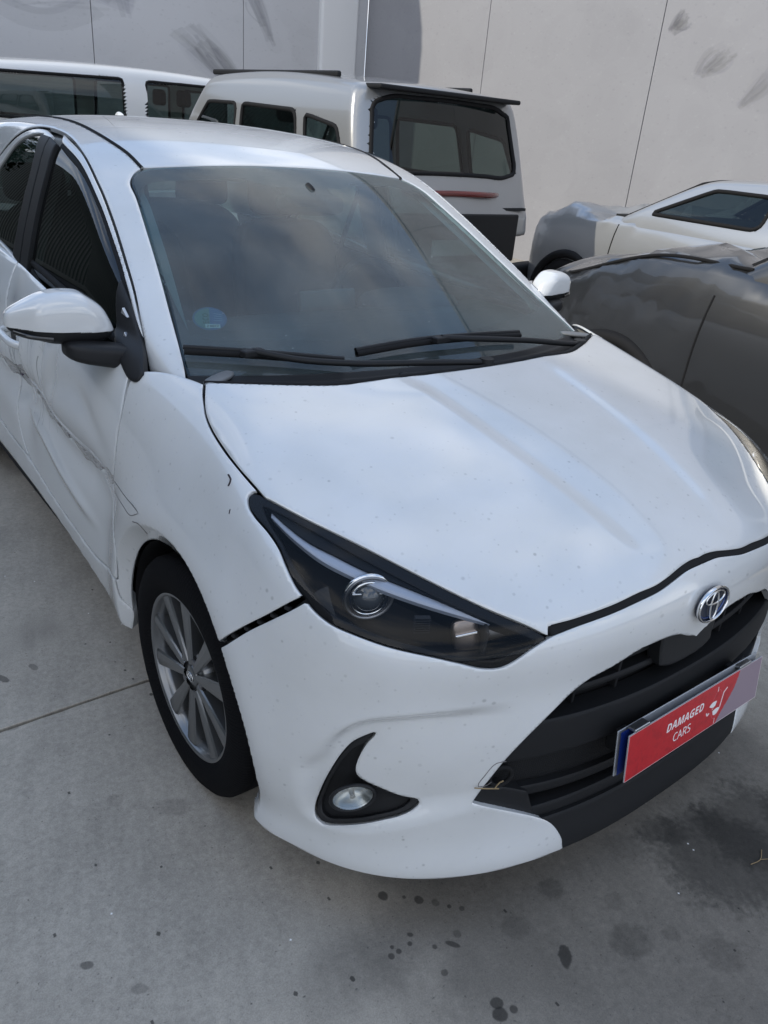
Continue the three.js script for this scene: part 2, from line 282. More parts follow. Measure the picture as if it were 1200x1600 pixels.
const C = {
  hoodRear: [[-.695, .991, -.155], [-.531, .993, -.066], [-.417, .993, -.019], [-.286, .998, -.003], [-.145, 1, .014], [-.012, 1.001, .02]],
  hoodSide: [[-.7, .989, -.152], [-.731, .964, -.094], [-.743, .947, -.061], [-.751, .93, -.017], [-.758, .911, .056], [-.763, .897, .137], [-.762, .885, .197], [-.761, .876, .238]],
  hlTop: [[-.765, .879, .217], [-.757, .876, .243], [-.706, .856, .357], [-.646, .83, .463], [-.584, .799, .56], [-.52, .769, .65], [-.452, .737, .722], [-.441, .729, .731]],
  hlLow: [[-.441, .729, .731], [-.474, .716, .726], [-.514, .695, .719], [-.539, .685, .71], [-.57, .687, .696], [-.603, .698, .677], [-.646, .71, .647], [-.709, .723, .594], [-.747, .734, .551], [-.778, .745, .506], [-.793, .76, .471], [-.798, .775, .445]],
  hlOut: [[-.798, .775, .445], [-.801, .785, .425], [-.799, .809, .385], [-.794, .827, .35], [-.792, .841, .305], [-.792, .852, .248], [-.789, .86, .221], [-.779, .872, .203], [-.772, .877, .206], [-.765, .879, .217]],
  hoodFront: [[-.433, .746, .721], [-.376, .75, .735], [-.282, .759, .75], [-.21, .767, .755], [-.163, .769, .758], [-.119, .775, .756], [-.063, .784, .75], [-.025, .787, .748], [-.007, .786, .749]],
  bumpTop: [[-.429, .732, .732], [-.381, .74, .742], [-.288, .749, .757], [-.217, .756, .762], [-.153, .762, .765], [-.103, .77, .762], [-.054, .777, .758], [-.011, .778, .757]],
  grTop: [[-.013, .609, .792], [-.038, .622, .792], [-.077, .64, .792], [-.111, .647, .792], [-.16, .649, .789], [-.208, .646, .786], [-.273, .626, .777], [-.335, .61, .767], [-.374, .588, .761], [-.397, .57, .758]],
  grSide: [[-.397, .57, .758], [-.43, .544, .754], [-.472, .508, .748], [-.503, .467, .738], [-.528, .412, .725], [-.55, .36, .714]],
  lipTop: [[-.55, .36, .714], [-.525, .347, .728], [-.467, .318, .749], [-.405, .285, .769], [-.372, .262, .781], [-.353, .237, .792], [-.34, .208, .802], [-.338, .194, .804]],
  fog: [[-.718, .524, .59], [-.744, .498, .564], [-.757, .47, .551], [-.77, .42, .534], [-.78, .358, .517], [-.788, .299, .51], [-.79, .281, .518], [-.783, .273, .533], [-.764, .28, .556], [-.735, .296, .588], [-.702, .315, .618], [-.674, .329, .638], [-.654, .342, .648], [-.641, .359, .652], [-.671, .369, .629], [-.705, .387, .602], [-.728, .4, .581], [-.739, .412, .57], [-.742, .43, .567], [-.74, .459, .571], [-.73, .497, .58]],
  bumpGap: [[-.798, .775, .445], [-.837, .717, .39], [-.86, .662, .333], [-.879, .593, .267]],
  doorGap: [[-.812, .948, -.335], [-.835, .889, -.325], [-.85, .826, -.327], [-.857, .755, -.339], [-.852, .668, -.378], [-.854, .591, -.388], [-.867, .494, -.357], [-.862, .397, -.371]],
  doorGap2: [[-.792, 1.015, -1.414], [-.833, .87, -1.362], [-.841, .722, -1.433], [-.844, .583, -1.432], [-.848, .494, -1.376], [-.849, .422, -1.242]],
  doorBot: [[-.862, .397, -.371], [-.852, .36, -.578], [-.852, .366, -.745], [-.852, .383, -.961], [-.849, .422, -1.242], [-.85, .429, -1.437], [-.85, .441, -1.61]],
  drl: [[-.771, .864, .263], [-.756, .855, .317], [-.727, .841, .387], [-.691, .818, .464], [-.648, .798, .528], [-.584, .777, .602], [-.518, .756, .672], [-.45, .731, .727]],
  ridge1: [[-.235, .996, .023], [-.25, .971, .188], [-.242, .943, .315], [-.231, .908, .449], [-.217, .867, .572], [-.222, .831, .652]],
  ridge2: [[.311, .993, .023], [.25, .964, .219], [.224, .929, .373], [.193, .886, .52], [.163, .84, .639], [.119, .805, .718]],
  misc: [[.006, .7, .794], [-.71, .78, .525], [-.589, .748, .647], [-.743, .348, .563], [-.458, .742, .715]],
  crease: [[-.82, .446, .495], [-.785, .524, .546], [-.752, .56, .579], [-.718, .579, .609], [-.641, .595, .662], [-.552, .597, .705]],
  ws: [[-.699, .989, -.256], [-.651, 1.096, -.449], [-.607, 1.205, -.645], [-.565, 1.311, -.847], [-.552, 1.346, -.922], [-.521, 1.369, -.965], [-.468, 1.383, -.982], [-.279, 1.397, -.966], [-.056, 1.404, -.959], [.241, 1.407, -.988], [.574, 1.399, -1.075]],
  wsIn: [[-.636, 1.053, -.354], [-.626, 1.12, -.485], [-.597, 1.218, -.666], [-.553, 1.312, -.844], [-.524, 1.341, -.898], [-.479, 1.354, -.913], [-.313, 1.368, -.897], [-.163, 1.376, -.893]],
  drip: [[-.475, 1.475, -2.089], [-.565, 1.471, -1.621], [-.592, 1.449, -1.37], [-.616, 1.404, -1.125], [-.64, 1.334, -.936], [-.66, 1.266, -.795], [-.689, 1.183, -.64], [-.713, 1.11, -.514], [-.736, 1.044, -.424], [-.743, 1.011, -.395]],
  ditch: [[-.492, 1.382, -.987], [-.496, 1.413, -1.081], [-.507, 1.438, -1.181], [-.513, 1.458, -1.299], [-.507, 1.474, -1.466], [-.502, 1.481, -1.612]],
  fwin: [[-.635, 1.414, -1.302], [-.645, 1.396, -1.214], [-.661, 1.355, -1.031], [-.681, 1.283, -.855], [-.706, 1.205, -.705], [-.726, 1.136, -.589], [-.741, 1.084, -.531]],
  fwinB: [[-.635, 1.414, -1.302], [-.675, 1.334, -1.293], [-.715, 1.221, -1.296], [-.747, 1.114, -1.296], [-.76, 1.053, -1.307]],
  fwinLow: [[-.76, 1.053, -1.307], [-.766, 1.025, -1.191], [-.768, 1.017, -1.109], [-.769, 1.015, -.822], [-.765, 1.021, -.675], [-.757, 1.023, -.554]],
  rwin: [[-.621, 1.438, -1.496], [-.634, 1.425, -1.653], [-.658, 1.378, -1.743], [-.689, 1.297, -1.827]],
  rwinF: [[-.621, 1.438, -1.496], [-.674, 1.338, -1.469], [-.716, 1.219, -1.474], [-.746, 1.116, -1.482], [-.76, 1.052, -1.495]],
  rwinLow: [[-.76, 1.052, -1.495], [-.758, 1.064, -1.581], [-.754, 1.084, -1.673]],
  frameEdge: [[-.612, 1.446, -1.503], [-.626, 1.424, -1.299], [-.643, 1.38, -1.079], [-.667, 1.302, -.882], [-.691, 1.219, -.718], [-.713, 1.151, -.596], [-.735, 1.077, -.485], [-.748, 1.011, -.429]],
  scrape: [[-.817, .674, -1.348], [-.826, .666, -1.119], [-.828, .646, -.982], [-.829, .647, -.826], [-.827, .653, -.633], [-.855, .683, -.363], [-.867, .696, -.234], [-.871, .68, -.138], [-.851, .632, -.146]],
  sillBot: [[-.836, .229, -.356], [-.848, .276, -.61], [-.851, .309, -.89], [-.851, .328, -1.234], [-.852, .333, -1.658]],
  drlTop: [[-.759, .857, .257], [-.738, .834, .359], [-.709, .821, .416], [-.679, .808, .466], [-.627, .789, .531], [-.575, .771, .594], [-.519, .755, .652], [-.44, .723, .721]],
  drlLow: [[-.444, .716, .723], [-.505, .741, .68], [-.565, .757, .625], [-.622, .772, .568], [-.675, .788, .507], [-.708, .802, .462], [-.738, .816, .41], [-.758, .834, .341], [-.767, .851, .266]],
  proj: [[-.685, .759, .497], [-.564, .725, .624]],
  wiperA: [[-.689, 1.029, -.284], [-.538, 1.024, -.206], [-.336, 1.01, -.113]],
  armA: [[-.553, 1.039, -.196], [-.456, 1.025, -.132], [-.322, 1.017, -.077], [-.148, 1.012, -.036], [.055, 1.001, -.006]],
  wiperB: [[-.29, 1.024, -.131], [-.099, 1.035, -.126], [.061, 1.035, -.122], [.311, 1.023, -.132]],
  armB: [[-.027, 1.05, -.105], [.126, 1.038, -.087], [.306, 1.02, -.08], [.485, .995, -.08]],
  sticker: [[-.574, 1.08, -.382], [-.615, 1.079, -.398], [-.532, 1.081, -.366], [-.553, 1.105, -.424], [-.596, 1.053, -.337]],
  wsR: [[.59, 1.402, -1.095], [.604, 1.367, -.998], [.628, 1.307, -.868], [.622, 1.196, -.633], [.605, 1.085, -.405], [.606, 1.02, -.274], [.683, .986, -.24]],
  towline: [[-.504, .464, .738], [-.522, .461, .729], [-.538, .43, .72], [-.546, .402, .714], [-.534, .4, .721], [-.523, .411, .727]],
  chip: [[-.779, .883, .118], [-.782, .878, .135], [-.79, .868, .139], [-.808, .838, .181], [-.812, .83, .184]],
  scr1: [[-.856, .693, -.353], [-.866, .694, -.259], [-.871, .693, -.165], [-.859, .656, -.123]],
  scr2: [[-.854, .659, -.366], [-.869, .665, -.268], [-.873, .664, -.213], [-.871, .689, -.164]],
  scr3: [[-.873, .653, -.198], [-.871, .663, -.157], [-.856, .637, -.152]],
  sail: [[-.725, 1.147, -.581], [-.736, 1.095, -.492], [-.747, 1.045, -.422], [-.768, 1.01, -.341], [-.789, .982, -.3], [-.804, .963, -.305], [-.812, .961, -.332], [-.809, .986, -.395], [-.797, 1.01, -.453], [-.772, 1.03, -.527]],
  door: [[-.827, .659, -1.406], [-.828, .591, -1.25], [-.847, .507, -1.107]],
};

// ---------------------------------------------------------------- textures and materials
const lin = (r, g, b) => new THREE.Color().setRGB(r, g, b);
const perlin = new ImprovedNoise();
function fbm(x, y, o = 4, s = 7.3) { let a = .5, v = 0; for (let i = 0; i < o; i++) { v += a * perlin.noise(x, y, s + i * 3.1); x *= 2.03; y *= 2.03; a *= .5; } return v; }
function dataTex(w, h, fn, srgb = true) {
  const d = new Uint8Array(w * h * 4);
  for (let j = 0; j < h; j++) for (let i = 0; i < w; i++) { const c = fn(i, j), k = (j * w + i) * 4; d[k] = clamp(c[0], 0, 255); d[k + 1] = clamp(c[1], 0, 255); d[k + 2] = clamp(c[2], 0, 255); d[k + 3] = c.length > 3 ? clamp(c[3], 0, 255) : 255; }
  const t = new THREE.DataTexture(d, w, h, THREE.RGBAFormat); t.magFilter = THREE.LinearFilter; t.minFilter = THREE.LinearMipmapLinearFilter; t.generateMipmaps = true; t.wrapS = t.wrapT = THREE.RepeatWrapping;
  if (srgb) t.colorSpace = THREE.SRGBColorSpace; t.needsUpdate = true; return t;
}
function canvasTex(w, h, draw) {
  const c = document.createElement('canvas'); c.width = w; c.height = h; draw(c.getContext('2d'), w, h);
  const t = new THREE.CanvasTexture(c); t.colorSpace = THREE.SRGBColorSpace; t.wrapS = t.wrapT = THREE.ClampToEdgeWrapping; return t;
}
const M = {};
const std = (k, r, g, b, rough, metal = 0, spec = 1) => M[k] = new THREE.MeshPhysicalMaterial({ color: lin(r, g, b), roughness: rough, metalness: metal, specularIntensity: spec });
// white paint with a thin, uneven film of dust (blotches and specks, about a metre per repeat)
const dustMap = (() => {
  const q = rng(5), n = 512, sp = new Float32Array(n * n);
  for (let k = 0; k < 900; k++) { const x = q() * n, y = q() * n, r = .4 + q() * q() * 1.6, a = q() < .5 ? -.10 * q() : -.22 * q() * q(); for (let j = -3; j <= 3; j++) for (let i = -3; i <= 3; i++) { const d = Math.hypot(i, j); if (d < r + .6) sp[((y + j + n | 0) % n) * n + (x + i + n | 0) % n] += a * clamp(r + .6 - d, 0, 1); } }
  return dataTex(n, n, (i, j) => {
    const u = i / n * 6, v = j / n * 6, w = (a, b) => fbm(a, b, 5);
    const bx = i / n, f = mix(w(u, v), w(u - 6, v), bx), f2 = mix(w(u, v - 6), w(u - 6, v - 6), bx), d = mix(f, f2, j / n);
    const g = 1 - .035 * clamp(d * 2 + .35, 0, 1) + clamp(sp[j * n + i], -.5, 0);
    return [250 * g, 250 * g, 249 * (g - .006 * clamp(d * 2 + .4, 0, 1))];
  });
})();
M.paint = new THREE.MeshPhysicalMaterial({ color: lin(.75, .76, .77), map: dustMap, roughness: .16, ior: 1.62, clearcoat: 1, clearcoatRoughness: .015 });
std('black', .014, .0145, .016, .6, 0, .5); std('rubber', .012, .012, .013, .8, 0, .5); std('dark', .006, .006, .007, .95); std('trim', .016, .0165, .018, .5, 0, .6);
std('cowl', .014, .0145, .016, .5, 0, .6); std('cloth', .018, .019, .021, .95); std('dash', .024, .026, .028, .75); std('liner', .38, .38, .37, .95); std('pillarTrim', .20, .21, .21, .8);
std('chrome', .80, .80, .80, .08, 1); std('silver', .55, .56, .57, .3, 1); std('steel', .30, .30, .31, .4, 1);
M.gloss = new THREE.MeshPhysicalMaterial({ color: lin(.006, .006, .007), roughness: .3, clearcoat: 1, clearcoatRoughness: .05 });
M.glass = new THREE.MeshPhysicalMaterial({ color: lin(.42, .60, .62), transmission: 1, thickness: 0, roughness: 0, ior: 1.52 });
M.tint = new THREE.MeshPhysicalMaterial({ color: lin(.13, .17, .16), transmission: 1, thickness: 0, roughness: 0, ior: 1.6 });
M.clear = new THREE.MeshPhysicalMaterial({ color: lin(.95, .96, .97), transmission: 1, thickness: 0, roughness: .0, ior: 1.28 });
std('pillarGrey', .16, .165, .17, .5);
M.frit = new THREE.MeshStandardMaterial({ color: lin(.012, .012, .014), roughness: .7 });
M.wheel = new THREE.MeshPhysicalMaterial({ color: lin(.21, .215, .22), metalness: .85, roughness: .33, clearcoat: .6, clearcoatRoughness: .1 });
M.strip = new THREE.MeshPhysicalMaterial({ color: lin(.34, .38, .46), roughness: .35, clearcoat: .5 });

// ---------------------------------------------------------------- the white car: body panels
const car = thing('white_hatchback', 'white hatchback with scraped and dented doors and a red front plate', 'car');
const R = (n, step) => smooth(C[n], step);
const toX0 = c => { c = c.map(p => p.slice()); const k = Math.abs(c[0][0]) < .03 ? 0 : c.length - 1; c[k][0] = 0; return c; };
for (const k of ['hoodRear', 'hoodFront', 'bumpTop', 'grTop']) C[k] = toX0(C[k]);
const flipX = c => c.map(p => [-p[0], p[1], p[2]]);
const sym = half => [...half, ...half.slice().reverse().map(c => rev(flipX(c)))];   // half outline from the centre round to the centre
const onB = (p, d = [-1, 0, 0], o = 0) => onSurface(fB, p, d, o), onC = (p, d = [-1, 0, 0], o = 0) => onSurface(fC, p, d, o);
const pair = (name, g, mat, parent = car, label) => [mesh(name, g, mat, parent, label), mesh(name, mirrored(g), mat, parent)];

mesh('hood', panel({ outline: sym([rev(R('hoodRear')), R('hoodSide'), R('hlTop').slice(4), R('hoodFront')]), dir: [0, .92, .35], f: fB, h: .007 }), M.paint, car);
const archPts = (zc, a0, a1, r = .345) => { const o = []; for (let i = 0; i <= 40; i++) { const a = mix(a0, a1, i / 40); o.push(onB([-.86, WR + r * Math.sin(a), zc + r * Math.cos(a)])); } return o; };
const bg = C.bumpGap[3], aB = Math.atan2(bg[1] - WR, bg[2]);
const fendTop = smooth([[-.806, .955, -.336], [-.792, .972, -.33], [-.765, .985, -.29], [-.735, .99, -.235], [-.71, .990, -.18], [-.70, .989, -.152]].map(p => onB(p, [-.5, .8, 0])));
const fender = panel({ outline: [rev(R('doorGap')), fendTop, R('hoodSide'), rev(R('hlOut').slice(2)), R('bumpGap'), archPts(0, aB, Math.PI), smooth([[-.845, .30, -.345], [-.855, .33, -.375], [-.859, .39, -.382]])], dir: [-.95, .22, .16], f: fB, h: .006, flange: .006, bevel: .0016 });
const fB2 = (x, y, z) => fB(Math.abs(x), y, z);                // undamaged left-hand side
pair('front_fender', fender, M.paint);
const ctr = []; for (let i = 0; i <= 12; i++) ctr.push(onB([0, mix(.778, .609, i / 12), .79], [0, 0, 1]));
const lipEdge = smooth([[-.327, .177, .798], [-.456, .175, .767], [-.562, .175, .723], [-.654, .175, .668], [-.726, .175, .612], [-.79, .176, .537], [-.817, .178, .481], [-.832, .18, .416], [-.834, .18, .33]].map(p => onB(p, [-.4, 0, .6])));
const fogLoop = smooth(C.fog, .004, true);
const bumper = panel({ outline: [R('bumpTop'), seam(ctr), R('grTop'), R('grSide'), R('lipTop'), lipEdge, rev(archPts(0, aB - .03, -.33)), smooth(rev(C.bumpGap)).map(p => [p[0], p[1] - .008, p[2] + .006]), rev(R('hlLow'))], holes: [[fogLoop]], dir: [-.80, .08, .60], f: fB, h: .006, bevel: .0016, flange: .018 });
mesh('front_bumper', both(bumper), M.paint, car);
// doors, sills, rear quarters, tail
const zline = (pts, f = fB) => smooth(pts.map(([y, z]) => onSurface(f, [-.85, y, z], [-1, 0, 0])));
const beltLine = (z0, z1, dy = -.004) => { const o = []; for (let i = 0; i <= 16; i++) { const z = mix(z0, z1, i / 16); o.push([belt(z) + dy, z]); } return zline(o); };
const doorRear = [[1.041, -1.405], [.96, -1.385], [.85, -1.362], [.7, -1.352], [.55, -1.345], [.47, -1.30], [.425, -1.235]];
const dg = C.doorGap.map(p => [p[1], p[2]]), db = C.doorBot.map(p => [p[1], p[2]]);
const doorO = f => [beltLine(-1.405, -.36), zline([[.995, -.36], [.96, -.345], ...dg.slice(1)], f), zline(db.slice(0, 5), f), rev(zline(doorRear, f))];
const rdBack = [[1.066, -2.30], [.95, -2.28], [.85, -2.22], [.74, -2.13], [.62, -2.07], [.47, -2.02]];
const rdO = f => [beltLine(-2.30, -1.405), zline(doorRear, f), zline([[.425, -1.235], [.43, -1.436], [.441, -1.61], [.455, -1.85], [.47, -2.02]], f), rev(zline(rdBack, f))];
// scraped paint on the damaged doors: bare streaks and rub marks drawn in metres (u = z, v = y)
function scrapeTex(z0, z1, y0, y1) {
  const w = 2048, h = 1024, X = z => (z - z0) / (z1 - z0) * w, Y = y => (1 - (y - y0) / (y1 - y0)) * h, q = rng(11);
  const t = canvasTex(w, h, g => {
    g.fillStyle = '#f9faf9'; g.fillRect(0, 0, w, h);
    const wob = (z, k) => .004 * Math.sin(z * 31 + k) + .003 * Math.sin(z * 77 + k * 2.3), half = z => .010 + .020 * sstep(-.36, -.6, z) * (.6 + .4 * Math.sin(z * 19 + 1)) + .006 * Math.sin(z * 43);
    g.fillStyle = 'rgba(150,146,142,.55)'; g.beginPath();                    // rubbed band
    for (let z = -1.9; z < -.36; z += .01) g.lineTo(X(z), Y(scrapeY(z) + half(z) + wob(z, 1))); for (let z = -.37; z > -1.9; z -= .01) g.lineTo(X(z), Y(scrapeY(z) - half(z) + wob(z, 5))); g.fill();
    for (const [o, wd, al] of [[1, 3.5, .8], [-1, 3, .75], [.35, 2, .6], [-.4, 2, .6], [.75, 1.5, .5]]) { for (let z = -1.85; z < -.37; z += .012) { if (q() < .16) continue; g.strokeStyle = `rgba(${44 + q() * 40 | 0},${40 + q() * 34 | 0},${40 + q() * 34 | 0},${al * (.4 + .6 * q())})`; g.lineWidth = wd * (.5 + q()); g.beginPath(); g.moveTo(X(z), Y(scrapeY(z) + o * half(z) + wob(z, o > 0 ? 1 : 5))); g.lineTo(X(z + .014), Y(scrapeY(z + .014) + o * half(z + .014) + wob(z + .014, o > 0 ? 1 : 5))); g.stroke(); } }
    for (let k = 0; k < 700; k++) {                                          // fine streaks inside it
      const a = mix(-1.8, -.42, q()), len = .01 + q() * q() * .16, o = (q() * 2 - 1) * 1.05; const v = q() < .3 ? 225 : 50 + q() * 70 | 0;
      g.strokeStyle = `rgba(${v},${v - 2},${v - 3},${.10 + q() * .4})`; g.lineWidth = .7 + q() * q() * 2.4; g.beginPath();
      for (let i = 0; i <= 8; i++) { const z = a + len * i / 8; if (z > -.37) break; g.lineTo(X(z), Y(scrapeY(z) + o * half(z) + wob(z, 3) * .5)); } g.stroke();
    }
    for (let k = 0; k < 120; k++) {                                          // small torn flakes
      const z = mix(-.85, -.40, q() * q()) - q() * .5, y = scrapeY(z) + (q() - .5) * .03, r = .0015 + q() * .004; g.fillStyle = `rgba(${36 + q() * 40 | 0},${34 + q() * 34 | 0},${34 + q() * 34 | 0},${.3 + q() * .5})`; g.beginPath();
      for (let i = 0; i < 8; i++) { const a = i / 8 * 6.283, rr = r * (.5 + q() * .8); g.lineTo(X(z + Math.cos(a) * rr * 2.6), Y(y + Math.sin(a) * rr)); } g.fill();
    }
    for (let k = 0; k < 80; k++) { const z = mix(-1.8, -.95, q()), y = mix(.72, .98, q()); g.strokeStyle = `rgba(60,62,66,${.08 + q() * .3})`; g.lineWidth = 1 + q() * 3; g.beginPath(); g.moveTo(X(z), Y(y)); g.quadraticCurveTo(X(z + (q() - .5) * .08), Y(y - .04), X(z + (q() - .5) * .06), Y(y - .05 - q() * .12)); g.stroke(); }
    for (let k = 0; k < 260; k++) { g.fillStyle = `rgba(70,66,60,${q() * .4})`; const r = .6 + q() * q() * 3; g.beginPath(); g.arc(q() * w, q() * h, r, 0, 7); g.fill(); }
  });
  t.repeat.set(1 / (z1 - z0), 1 / (y1 - y0)); t.offset.set(-z0 / (z1 - z0), -y0 / (y1 - y0)); return t;
}
M.scraped = new THREE.MeshPhysicalMaterial({ color: lin(.75, .76, .77), map: scrapeTex(-2.4, -.3, .3, 1.1), roughness: .2, ior: 1.62, clearcoat: 1, clearcoatRoughness: .02 });
mesh('front_door', panel({ outline: doorO(fB), dir: [-1, 0, 0], f: fB, h: .006 }), M.scraped, car, 'dented front door with a long dark scrape');
mesh('rear_door', panel({ outline: rdO(fB), dir: [-1, 0, 0], f: fB, h: .008 }), M.scraped, car, 'dented rear door with a dark scrape');
mesh('front_door', mirrored(panel({ outline: doorO(fB2), dir: [-1, 0, 0], f: fB2, h: .012 })), M.paint, car);
mesh('rear_door', mirrored(panel({ outline: rdO(fB2), dir: [-1, 0, 0], f: fB2, h: .014 })), M.paint, car);
const sill = panel({ outline: [zline(db.slice(0, 1).concat(db.slice(1)).concat([[.455, -1.85], [.47, -2.02]])), zline([[.47, -2.02], [.40, -2.19]]), rev(archPts(REAR, .24, .02)), zline([[.29, -2.21], [.32, -2.1], [.333, -1.66], [.328, -1.234], [.309, -.89], [.276, -.61], [.228, -.357]]), zline([[.228, -.357], [.30, -.346], [.33, -.375], [.39, -.382]])], dir: [-1, 0, 0], f: fB2, h: .01, flange: .05 });
pair('side_skirt', sill, M.paint);
const quarter = panel({ outline: [zline([[1.066, -2.30], [1.08, -2.5], [1.085, -2.75]]), zline([[1.085, -2.75], [.9, -2.82], [.62, -2.86]]), zline([[.62, -2.86], [.57, -2.83]]), archPts(REAR, Math.PI - .80 - 1.0, Math.PI - .15).map(p => p), zline([[.40, -2.19], [.47, -2.02]]), rev(zline(rdBack))], dir: [-1, .1, -.2], f: fB2, h: .012 });
pair('rear_quarter_panel', quarter, M.paint);
const tl = pts => smooth(pts.map(p => onSurface(fB2, p, [-.35, 0, -.9])));
const tailC = []; for (let i = 0; i <= 12; i++) tailC.push(onB([0, mix(1.0, .25, i / 12), -3.1], [0, 0, -1]));
const tail = panel({ outline: [tl([[-.72, 1.02, -2.9], [-.4, 1.02, -3.05], [0, 1.0, -3.1]]), seam(tailC), tl([[0, .25, -3.1], [-.5, .25, -3.0], [-.8, .26, -2.85]]), tl([[-.8, .26, -2.85], [-.84, .4, -2.87], [-.85, .62, -2.87], [-.8, .85, -2.87], [-.72, 1.02, -2.9]])], dir: [-.3, 0, -.95], f: fB2, h: .014 });
mesh('tailgate', both(tail), M.paint, car);

// ---------------------------------------------------------------- roof, pillars, glass
const cl = (pts, o = 0) => smooth(pts.map(p => onC(p, Math.abs(p[0]) > .55 ? [-1, .35, 0] : [-.2, 1, .1], o)));
const wsTop = [[-.468, 1.383, -.982], [-.38, 1.392, -.972], [-.279, 1.397, -.966], [-.14, 1.402, -.961], [0, 1.404, -.958]];
const wsSide = C.ws.slice(0, 7);
const ditch = [[-.492, 1.382, -.99], ...C.ditch.slice(1), [-.50, 1.49, -1.9], [-.495, 1.465, -2.3], [-.48, 1.41, -2.7]];
const roofRear = [[-.48, 1.41, -2.7], [-.3, 1.425, -2.73], [0, 1.43, -2.74]];
mesh('roof', panel({ outline: sym([rev(smooth(wsTop.concat([]))).map(p => p), smooth([[-.468, 1.383, -.982], ...ditch]), smooth(roofRear)]), dir: [0, 1, .15], f: fC, h: .010, gap: .003 }), M.paint, car);
const dripF = C.drip.slice(1), rearArc = [[-.60, 1.452, -1.62], [-.625, 1.418, -1.74], [-.66, 1.35, -1.87], [-.70, 1.24, -2.02], [-.735, 1.13, -2.14], [-.757, 1.06, -2.22]];
const frame = panel({ outline: [cl([[-.705, .965, -.225], ...wsSide.slice(0, 6), [-.492, 1.380, -.985]]), cl(ditch), cl([[-.48, 1.41, -2.7], [-.62, 1.25, -2.78], [-.68, 1.05, -2.85]]), cl([[-.68, 1.05, -2.85], [-.757, 1.05, -2.22]]), rev(cl([...rev(dripF).filter(p => p[2] > -1.5).map(p => p), ...rearArc].sort((a, b) => b[2] - a[2]))), cl([[-.743, 1.011, -.396], [-.755, .965, -.36]])], dir: [-.85, .5, .1], f: fC, h: .008, gap: .0025 });
pair('side_frame', frame, M.paint);
// white door frame round the front window, black seal, glass
const fwAll = [...C.fwin];
const dfOuter = [[-.748, 1.0, -.40], ...rev(dripF)].filter(p => p[2] > -1.42), dfInner = [...C.frameEdge.slice(1)];
const dframe = panel({ outline: [cl(dfOuter), cl([dfOuter[dfOuter.length - 1], dfInner[0]]), cl(dfInner), cl([dfInner[dfInner.length - 1], [-.75, .99, -.425], dfOuter[0]])], dir: [-.9, .4, 0], f: fC, h: .005, gap: .0025 });
pair('door_frame', dframe, M.paint);
const winO = [rev(cl(C.fwinB)), cl(C.fwin.concat([[-.752, 1.045, -.50], [-.757, 1.023, -.49]])), rev(cl(C.fwinLow.slice(0, 5).concat([[-.757, 1.023, -.49]])))];
pair('window_seal', panel({ outline: [rev(cl([[-.628, 1.42, -1.30], [-.67, 1.33, -1.285], [-.71, 1.22, -1.286], [-.745, 1.11, -1.286], [-.765, 1.02, -1.30]])), cl([C.fwin[0], ...dfInner, [-.755, .985, -.43]].sort((a, b) => a[2] - b[2])), rev(cl([[-.765, 1.02, -1.30], [-.775, 1.0, -1.1], [-.775, .99, -.8], [-.77, .99, -.6], [-.755, .985, -.43]]))], holes: [winO], dir: [-.95, .3, 0], f: fC, h: .005, offset: -.004, gap: 0 }), M.rubber);
pair('side_window', panel({ outline: winO, dir: [-.95, .3, 0], f: fC, h: .012, offset: -.008, gap: -.004, flange: 0, bevel: 0 }), M.tint);
const rwO = [cl([C.rwinF[0], [-.628, 1.428, -1.60], [-.645, 1.395, -1.72], [-.68, 1.31, -1.85], [-.715, 1.21, -1.98], [-.745, 1.10, -2.10]]), cl([[-.745, 1.10, -2.10], [-.752, 1.085, -1.85], [-.756, 1.07, -1.65], C.rwinF[4]]), rev(cl(C.rwinF))];
pair('side_window', panel({ outline: rwO, dir: [-.95, .3, 0], f: fC, h: .015, offset: -.008, gap: -.004, flange: 0, bevel: 0 }), M.tint);
const rfO = [cl([[-.615, 1.44, -1.41], [-.605, 1.452, -1.52], [-.612, 1.445, -1.63], [-.635, 1.408, -1.75], [-.668, 1.34, -1.88], [-.705, 1.24, -2.01], [-.74, 1.13, -2.13], [-.755, 1.075, -2.19]]), cl([[-.755, 1.075, -2.19], [-.764, 1.045, -1.85], [-.766, 1.03, -1.50]]), rev(cl([[-.615, 1.44, -1.41], [-.675, 1.33, -1.40], [-.735, 1.15, -1.40], [-.766, 1.03, -1.40]])), ];
pair('rear_door_frame', panel({ outline: rfO, holes: [rwO], dir: [-.95, .3, 0], f: fC, h: .006, offset: -.001 }), M.paint);
// black pillar covers between the two windows
const bpA = [[-.628, 1.418, -1.315], [-.668, 1.338, -1.302], [-.71, 1.222, -1.303], [-.745, 1.113, -1.303], [-.772, 1.03, -1.312]], bpM = [[-.615, 1.432, -1.40], [-.668, 1.336, -1.388], [-.715, 1.22, -1.388], [-.748, 1.115, -1.392], [-.772, 1.04, -1.40]], bpR = C.rwinF.map(p => p);
pair('pillar_cover', panel({ outline: [cl(bpA), cl([bpA[4], bpM[4]]), rev(cl(bpM)), cl([bpM[0], bpA[0]])], dir: [-.95, .3, 0], f: fC, h: .005, offset: .003 }), M.trim);
pair('pillar_cover', panel({ outline: [cl(bpM), cl([bpM[4], bpR[4]]), rev(cl(bpR)), cl([bpR[0], bpM[0]])], dir: [-.95, .3, 0], f: fC, h: .005, offset: .003 }), M.trim);
